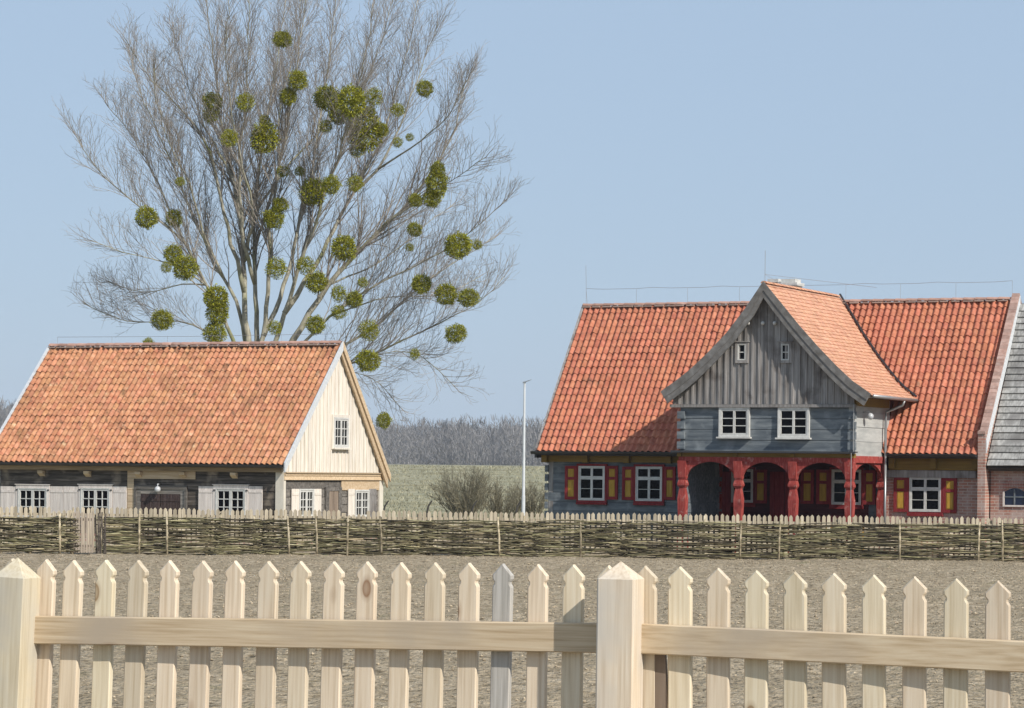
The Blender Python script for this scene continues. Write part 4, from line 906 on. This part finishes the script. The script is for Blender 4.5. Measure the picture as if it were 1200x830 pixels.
# ------------------------------------------------------------------ street lamp, bent posts, bushes
p = at(613, 620, 140); h = at(613, 447, 140).z
lamp = empty('street_lamp', (p.x, 140, 0), 0, 'tall slim pale street lamp standing in the field between the two houses', 'street lamp')
mb = MB(); mb.tube([(0,0,0),(0,0,1.2),(0,0,1.21),(0,0,h-.05)], [.09,.09,.075,.05], 10); mb.build('pole', M['lamp_pole'], lamp, smooth=False)
mb = MB(); mb.hexa([(-.10,-.10,h-.10),(.22,-.12,h+.02),(.22,.12,h+.02),(-.10,.10,h-.10),(-.09,-.08,h-.03),(.36,-.12,h+.10),(.36,.12,h+.10),(-.09,.08,h-.03)]); mb.tube([(0,0,h-.15),(.02,0,h-.02)], .045, 8); mb.build('lamp_head', M['lamp_head'], lamp)
random.seed(61)
for i, (px, lab) in enumerate(((500.5, 'dark bent post left of the larger bare bush'), (553, 'dark bent post between the two bare bushes'), (605, 'dark bent post just left of the street lamp'), (449.5, 'dark bent post beside the cottage corner'))):
    b = at(px, 604, 120); t = at(px, 589, 120).z; r_ = empty('bent_post', (b.x, 120, 0), 0, lab, 'fence post', 'dark bent posts at the edge of the field')
    mb = MB(); mb.tube([(0,0,-.1),(0,0,t-.38),(.05,0,t-.15),(.2,0,t+.08)], [.045,.045,.04,.03], 6); mb.build('post', M['concrete'], r_)

def bushy(mb, base, h, w, n, r0, tw):
    for i in range(n):
        a = random.uniform(0, 2*math.pi); rr = random.random()**.5; d = Vector((math.cos(a)*rr*w/h, math.sin(a)*rr*w/h, 1)).normalized()
        p = Vector(base)+Vector((math.cos(a), math.sin(a), 0))*random.uniform(0, .45*w); L = h*random.uniform(.75, 1.05)*(1-.25*rr); pts = [p]; k = 6
        for j in range(k): d = (d+Vector((random.gauss(0,.12), random.gauss(0,.12), random.gauss(.02,.08)))).normalized(); p = p+d*L/k; pts.append(p)
        mb.tube(pts, [r0*(1-.8*j/k) for j in range(k+1)], 4)
        for _ in range(tw):
            j = random.randint(1, k); q = pts[j]; d2 = (d+Vector((random.gauss(0,.6), random.gauss(0,.6), random.gauss(.2,.4)))).normalized(); l = random.uniform(.2, .6)*h/2.4
            m_ = q+d2*l*.5+Vector((random.gauss(0,.03),)*3); mb.tube([q, m_, m_+(d2+Vector((0,0,.3))).normalized()*l*.5], [.009, .007, .004], 3)
for px, py, Y, hh, ww, n, lab in ((544, 546, 148, None, 1.8, 100, 'wide bare bush between the cottage gable and the street lamp'), (590, 561, 150, None, 1.7, 60, 'lower brown bare bush just left of the street lamp'), (624, 563, 152, None, 1.2, 44, 'small brown bare bush between the street lamp and the blue house')):
    b = at(px, 600, Y); t = at(px, py, Y).z
    mb = MB(); bushy(mb, (0,0,0), t, ww, n, .022, 26); o = mb.build('bare_bush', M['shrub'], None, fix=False, loc=(b.x, Y, 0)); tag(o, lab, 'bush', 'bare bushes at the field edge')

# ------------------------------------------------------------------ great bare tree with mistletoe
random.seed(71)
TY = 112.0
tb = at(298, 640, TY); tree = empty('bare_tree', (tb.x, TY, 0), 0, 'huge leafless tree full of mistletoe, rising behind the timber cottage', 'tree')
def tp(px, py, dy):
    p = at(px, py, TY+dy); return Vector((p.x-tb.x, dy, p.z))
limbs = [
 ([(290,420),(286,360),(285,310),(283,270),(275,215),(262,165),(255,110),(248,50),(240,-14)], 1.0, .20),
 ([(285,335),(278,305),(266,268),(258,228),(250,180),(229,145),(196,112),(166,80),(148,48)], -2.5, .13),
 ([(288,400),(280,352),(259,327),(245.5,298),(230,261),(219,237),(204,200),(190,162),(176,135),(160,96),(152,66)], 3.0, .14),
 ([(284,430),(272,399),(257,365),(243,335),(227,301),(211,272),(172,252),(150,232),(125,212),(105,190),(89,160)], -3.5, .14),
 ([(243,335),(222,312),(195,303),(160,302),(130,292),(108,282)], -3.0, .05),
 ([(275,410),(262,398),(240,385),(210,372),(180,378),(150,380),(122,368),(98,355)], 2.5, .07),
 ([(297,420),(300,350),(296,300),(298,250),(305,190),(312,140),(322,90),(330,40),(335,-14)], 3.0, .17),
 ([(290,340),(287,300),(282,240),(280,180),(288,120),(292,60),(290,-14)], -4.0, .12),
 ([(308,410),(317,345),(313,300),(318,250),(324,200),(338,150),(345,100),(352,50),(360,-12)], -2.0, .16),
 ([(318,392),(335,335),(345,290),(352,250),(366,205),(372,160),(380,110),(386,60),(395,-10)], 4.5, .14),
 ([(322,400),(340,352),(355,300),(372,250),(385,210),(405,165),(415,120),(427,70),(437,5)], -4.5, .16),
 ([(340,370),(352,345),(370,310),(390,270),(415,225),(440,180),(456,140),(470,90),(482,40),(488,2)], 3.5, .14),
 ([(330,425),(346,399),(372,350),(395,319),(425,291),(453,263),(484,235),(509,198),(530,165),(540,130),(545,95)], 1.5, .22),
 ([(350,398),(385,372),(420,345),(460,322),(500,308),(520,297),(545,276),(570,258),(590,236)], -2.5, .11),
 ([(380,430),(411,402),(446,382),(467,357),(488,338),(515,318),(545,300),(580,278)], 3.0, .12),
 ([(370,440),(400,430),(439,417),(470,399),(508,383),(536,368),(564,357),(590,325)], -1.5, .11),
 ([(439,417),(468,408),(495,415),(515,435),(535,455)], -2.0, .05),
 ([(411,425),(432,432),(446,446),(455,465),(470,478)], 1.5, .045),
 ([(428,237),(447,201),(468,150),(482,112),(500,66),(512,28)], 2.0, .09),
 ([(447,206),(468,183),(516,148),(537,117),(548,92)], -3.5, .06),
 ([(453,263),(500,228),(540,206),(568,184)], -2.5, .05),
 ([(280,230),(262,190),(240,150),(222,105),(208,60),(200,30)], 5.0, .08),
 ([(227,301),(205,262),(185,215),(165,175),(140,140),(122,118)], 5.0, .08),
 ([(300,250),(325,210),(350,180),(400,130),(430,100),(450,40),(460,0)], 6.0, .08),
 ([(285,310),(300,250),(285,200),(270,120),(262,60),(268,0)], -6.5, .09),
 ([(385,330),(410,322),(430,318),(470,290),(500,262),(530,240)], 5.0, .06),
 ([(243,335),(212,330),(180,345),(150,340),(128,330)], 4.5, .045),
 ([(296,300),(315,240),(330,190),(325,130),(340,80),(350,20),(352,-12)], 7.0, .08),
 ([(259,327),(235,270),(225,215),(200,175),(182,120),(180,80)], -5.5, .08),
 ([(400,380),(440,350),(470,345),(500,350),(530,345),(560,325)], 4.5, .05),
]
def resample(pts, step):
    out = [pts[0]]; 
    for a, b in zip(pts[:-1], pts[1:]):
        n = max(1, int((b-a).length/step))
        for i in range(1, n+1): out.append(a.lerp(b, i/n))
    return out
def smoothp(pts, it=2):
    for _ in range(it): pts = [pts[0]]+[(pts[i-1]+pts[i]*2+pts[i+1])/4 for i in range(1, len(pts)-1)]+[pts[-1]]
    return pts
trunk = MB(); crown = MB(); fork = tp(298, 440, 0)
trunk.tube([Vector((0,0,-.2)), Vector((0,0,.4)), Vector((.02,0,2)), Vector((0,0,4.2)), fork], [.85,.66,.58,.6,.5], 14, r=.5)
LP = []
cnt = [0]
def grow(p, d, L, r, lev):
    n = {1: 7, 2: 4, 3: 3}[lev]; pts = [p]; dirs = [d]; seg = L/n
    wob = {1: .09, 2: .13, 3: .16}[lev]
    for i in range(n):
        d = (d+Vector((random.gauss(0,wob), random.gauss(0,wob), random.gauss(.055,wob)))).normalized(); p = p+d*seg; pts.append(p); dirs.append(d)
    cnt[0] += 1
    crown.tube(pts, [max(.0042, r*(1-.75*i/n)) for i in range(n+1)], {1: 5, 2: 3, 3: 3}[lev], cap=False)
    if lev == 3: return
    gap = {1: .33, 2: .23}[lev]; s = gap*random.uniform(.6, 1.4)
    while s < L:
        f = s/L; i = min(n-1, int(f*n)); q = pts[i].lerp(pts[i+1], f*n-i); dd = dirs[i+1]
        ax = dd.orthogonal().normalized(); ax = Matrix.Rotation(random.uniform(0, 2*math.pi), 3, dd) @ ax
        nd = (dd*math.cos(R(38))+ax*math.sin(R(random.uniform(20, 42)))+Vector((0,0,.12))).normalized()
        if lev == 1: grow(q, nd, (L-s)*.55*random.uniform(.6, 1.1)+.35, max(.0065, r*(1-.6*f)*.5), 2)
        else: grow(q, nd, (L-s)*.4+random.uniform(.18, .45), .0056, 3)
        s += gap*random.uniform(.6, 1.4)
for path, dyE, r0 in limbs:
    k = len(path)-1; c3 = [tp(x, y, dyE*(i/k)**1.2) for i, (x, y) in enumerate(path)]
    if path[0][1] <= 392 and LP:
        x0_, y0_ = path[0]; q0 = min(LP, key=lambda q: math.hypot((q.x+tb.x)/(TY+q.y)*F+600-x0_-RO*(HY-y0_), HY-(q.z-EYE)/(TY+q.y)*F-y0_+RO*(x0_-600)))
        c3 = [tp(x, y, q0.y+(dyE-q0.y)*(i/k)**1.2) for i, (x, y) in enumerate(path)]; c3[0] = q0.copy()
    if path[0][1] > 392: c3[0] = fork+Vector((random.uniform(-.2,.2), random.uniform(-.2,.2), -.6)); 
    pts = smoothp(resample(c3, .5), 3); n = len(pts)
    pts = [p+Vector((random.gauss(0,.03), random.gauss(0,.03), 0)) for p in pts]; pts[0] = c3[0]
    rad = [max(.014, .80*r0*(1-(i/(n-1))**.7*.93)) for i in range(n)]
    trunk.tube(pts, rad, 7, r=random.random())
    LP += pts
    Lt = sum((pts[i+1]-pts[i]).length for i in range(n-1)); s = 0; nxt = Lt*.22+.9
    for i in range(n-1):
        sl = (pts[i+1]-pts[i]).length; dd = (pts[i+1]-pts[i]).normalized()
        while nxt < s+sl:
            q = pts[i].lerp(pts[i+1], (nxt-s)/sl); rem = Lt-nxt
            ax = Matrix.Rotation(random.uniform(0, 2*math.pi), 3, dd) @ dd.orthogonal().normalized()
            up = .45 if r0 > .055 else .05
            nd = (dd*math.cos(R(38))+ax*math.sin(R(random.uniform(20, 40)))+Vector((0,0,up))).normalized()
            L = min(3.4, .24*rem+random.uniform(.7, 1.5))*(1.0 if nxt > Lt*.3 else .6)
            grow(q, nd, L, max(.012, min(.036, rad[i]*.45)), 1)
            nxt += random.uniform(.18, .34)*(1.7-1.0*min(1, nxt/Lt*1.6))
        s += sl
    grow(pts[-1], (pts[-1]-pts[-3]).normalized(), .9, .016, 1)
trunk.build('trunk', M['bark'], tree, smooth=True, fix=False)
crown.build('crown', M['twig'], tree, fix=False)
print('twigs', cnt[0], len(crown.f))

# mistletoe balls
def clump(seed, dens, yellow=0):
    random.seed(seed); mb = MB()
    for i in range(dens):
        d = Vector((random.gauss(0,1), random.gauss(0,1), random.gauss(0,1))).normalized()
        lump = 1+.30*NZ.noise(d*1.7+Vector((seed*3.1,0,0))); rr = random.uniform(.45, 1)**.6*lump*random.uniform(.88,1.04)
        p = d*rr; t = (d+Vector((random.gauss(0,.55), random.gauss(0,.55), random.gauss(0,.55)))).normalized(); a = t.cross(Vector((random.gauss(0,1), random.gauss(0,1), random.gauss(0,1)))).normalized()
        l = .15*random.uniform(.7, 1.3); w_ = .032
        mb.add([p-a*w_*.5, p+t*l*.55-a*w_, p+t*l, p+t*l*.55+a*w_, p+a*w_*.5], [(0,1,2,3,4)], random.random())
    for i in range(70):
        d = Vector((random.gauss(0,1), random.gauss(0,1), random.gauss(0,1))).normalized(); mb.tube([Vector((0,0,0)), d*.5+Vector((random.gauss(0,.05),)*3), d*.95], [.03, .018, .008], 3, r=random.random())
    o = mb.build('mistletoe', M['mistle'], None, fix=False); return o.data, o
dense = [clump(s, 2300) for s in (1, 2, 3)]; airy = [clump(s, 1300) for s in (4, 5)]
for _, o in dense+airy: bpy.data.objects.remove(o)
ML = [
 (331,46,10.5,0,'highest mistletoe ball, alone on a limb near the top of the crown'),
 (349,94,11,0,'dark green mistletoe ball, upper one of the pair left of the biggest cluster'),
 (338,113,10,0,'dark green mistletoe ball, lower one of the pair left of the biggest cluster'),
 (249,119,11.5,0,'mistletoe ball sitting on top of another on the upper left limb'),
 (247,135,9,0,'mistletoe ball hanging under another on the upper left limb'),
 (287,120,11,1,'thin see-through mistletoe ball in the upper middle of the crown'),
 (310,162,16,0,'large bright round mistletoe ball alone in the upper middle'),
 (310,141,7,1,'small thin mistletoe tuft on top of the large bright middle ball'),
 (269,162,10,1,'thin dark mistletoe below the stacked pair on the upper left limb'),
 (332,201,8,1,'small thin mistletoe in the centre, left of a tiny one'),
 (351,201,6,1,'tiny mistletoe in the centre, just above the big central pair'),
 (211,213,6,1,'tiny faint mistletoe on the left, above two small round balls'),
 (383,115,15,0,'dense mistletoe ball at the left of the biggest cluster'),
 (412,119,17,0,'wide dense mistletoe ball at the top middle of the biggest cluster'),
 (397,134,12,0,'dark shaded mistletoe at the underside of the biggest cluster'),
 (433,131,7,0,'small yellowish mistletoe tucked at the right of the biggest cluster'),
 (438,114,11,1,'thin green mistletoe ball just right of the biggest cluster'),
 (498,104,9.5,0,'small round mistletoe alone near the upper right edge of the crown'),
 (466,129,8,1,'small yellow mistletoe tuft right of the biggest cluster'),
 (427,154,21,0,'largest mistletoe of all, lowest in the biggest cluster'),
 (448,152,8,0,'small mistletoe lump on the right side of the largest one'),
 (418,175,9,1,'thin mistletoe trailing beneath the largest one'),
 (382,148,8,1,'small thin mistletoe below the left of the biggest cluster'),
 (466,167,6,1,'faint tiny mistletoe on the big right limb, right of the largest one'),
 (480,161,5,1,'smallest faint mistletoe speck right of the largest one'),
 (513,199,9,0,'yellow topped mistletoe, top of the stack on the right'),
 (512,216,14,0,'dark green mistletoe, biggest in the stack on the right'),
 (506,233,10,0,'round mistletoe at the bottom of the stack on the right'),
 (487,235,8,0,'small dark mistletoe just left of the stack on the right'),
 (367,225,15,0,'tall dense mistletoe of the central pair on the middle limb'),
 (388,217,10.5,0,'smaller yellowish mistletoe at the right of the central pair'),
 (416,215,10,1,'round mistletoe right of the central pair'),
 (486,269,9,0,'small flat mistletoe on the right, below the stack'),
 (480,290,5,1,'tiny mistletoe speck left of the big round ball at the right'),
 (537,288,16,0,'big round mistletoe near the right edge of the crown'),
 (559,287,6.5,1,'small mistletoe tuft touching the right side of the big round ball'),
 (403,291,14,0,'dark mistletoe on a thick limb right of centre'),
 (358,311,11,1,'grey green thin mistletoe in the lower centre'),
 (371,331,13,0,'dense mistletoe on a limb in the lower centre'),
 (397,344,9,1,'thin grey green mistletoe in the lower middle, left of a brighter one'),
 (425,331,6,1,'tiny mistletoe above the ball in the lower middle'),
 (415,351,10,0,'bright mistletoe ball in the lower middle'),
 (397,366,9,1,'small mistletoe below the pair in the lower middle'),
 (494,333,12,0,'round mistletoe, leftmost of three in a row at the lower right'),
 (523,345,12.5,0,'round mistletoe, middle of three in a row at the lower right'),
 (549,349,12,0,'round mistletoe, rightmost of three in a row at the lower right'),
 (534,391,12,0,'lone round mistletoe lowest at the right edge of the crown'),
 (432,387,12,1,'mistletoe just right of and above the cottage gable peak'),
 (370,381,11,0,'mistletoe just above the right end of the cottage ridge'),
 (431,423,14,0,'mistletoe hanging beside the upper right slope of the cottage gable'),
 (329,240,9,0,'small mistletoe above a yellow ball on the middle stems'),
 (321,256,12,0,'yellow green mistletoe on the middle stems'),
 (324,314,12,1,'thin mistletoe against the central stems, low in the crown'),
 (172,255,13,0,'round mistletoe farthest left in the middle height of the crown'),
 (204,256,10.5,0,'smaller round mistletoe right of the far left one'),
 (203,298,11,0,'dark mistletoe at the top of the ragged cluster on the left'),
 (217,314,15,0,'large ragged dark mistletoe in the left cluster'),
 (195,313,7,1,'small ragged tuft at the left of the dark left cluster'),
 (253,349,15,0,'large bright mistletoe, upper half of the tall lump at the lower left'),
 (255,366,14,0,'large bright mistletoe, lower half of the tall lump at the lower left'),
 (252,390,12.5,0,'round mistletoe just above the cottage ridge under the tall lump'),
 (190,375,13,0,'lone bright mistletoe low on the left above the cottage roof'),
 (174,404,7,0,'mistletoe peeping over the ridge of the cottage at the left'),
 (322,384,8,1,'nest-like brownish mistletoe between the stems above the ridge'),
 (486,415,6,1,'faint tiny mistletoe on the drooping right branches'),
 (450,493,8.5,0,'lowest mistletoe, beside the right slope of the cottage gable'),
]
random.seed(81)
for px, py, r, thin, lab in ML:
    best = min(LP, key=lambda q: (math.hypot((q.x+tb.x)/(TY+q.y)*F+600-px, HY-(q.z-EYE)/(TY+q.y)*F-py), 0))
    dy = max(-5.5, min(-1.6, best.y-.9)); p = at(px, py, TY+dy)
    me = random.choice(airy if thin else dense)[0]; o = bpy.data.objects.new('mistletoe', me); sc.collection.objects.link(o)
    s_ = r/F*(TY+dy)*1.06; o.location = p; o.scale = (s_*random.uniform(.93,1.07), s_, s_*random.uniform(.88,1.08)); o.rotation_euler = (random.uniform(-.3,.3), random.uniform(-.3,.3), random.uniform(0,6.28))
    tag(o, lab, 'mistletoe', 'mistletoe clumps in the bare tree')

# ------------------------------------------------------------------ far winter wood and haze
random.seed(91)
fw = MB()
def far_tree(x, y, h):
    z0 = gz(x, y); w_ = h*random.uniform(.5, .8); tone = random.random()
    fw.tube([(x,y,z0-.3),(x+random.gauss(0,.2),y,z0+h*.6)], [.16,.08], 3, r=tone*.6+.2)
    for i in range(150):
        a = random.uniform(0, 6.283); f = random.uniform(.0, .90); rr = w_*random.uniform(.0, 1)**.6*math.sin(math.pi*(f*.78+.18)); L = h*random.uniform(.05, .15)
        bx, by, bz = x+math.cos(a)*rr*.5, y+math.sin(a)*rr*.5, z0+h*f; tx, ty, tz = x+math.cos(a)*rr*.5+random.gauss(0,.7), y+math.sin(a)*rr*.5+random.gauss(0,.7), min(z0+h*1.02, bz+L)
        q = random.uniform(.07, .22); b2 = random.uniform(0, 3.14); cx, cy = math.cos(b2)*q, math.sin(b2)*q
        fw.add([(bx-cx,by-cy,bz),(bx+cx,by+cy,bz),(tx+cx*.3,ty+cy*.3,tz),(tx-cx*.3,ty-cy*.3,tz)], [(0,1,2,3)], min(1, tone*.7+random.random()*.3))
for row in range(16):
    y0 = 1000+row*30; 
    for i in range(int(140+row*4)):
        x = random.uniform(-.21*y0, .12*y0) if random.random() < .85 else random.uniform(-.35*y0, .35*y0); 
        (random.random() < .8) and far_tree(x, y0+random.uniform(-14, 14), random.uniform(14, 18.5)*(1 if row else .7)*(1+.12*smooth(60, 220, -x)))
tag(fw.build('distant_wood', M['wood_far'], fix=False), kind='stuff')
hz = MB(); hz.box(-1300, 1300, -100, 1800, -3, 50)
hm = bpy.data.materials.new('haze'); hm.use_nodes = True; t = hm.node_tree; t.nodes.remove(t.nodes['Principled BSDF'])
pv = t.nodes.new('ShaderNodeVolumePrincipled'); pv.inputs['Color'].default_value = (.80, .87, 1.0, 1); pv.inputs['Density'].default_value = .00015; pv.inputs['Anisotropy'].default_value = 0
t.links.new(pv.outputs[0], t.nodes['Material Output'].inputs['Volume'])
tag(hz.build('haze', hm), kind='stuff')
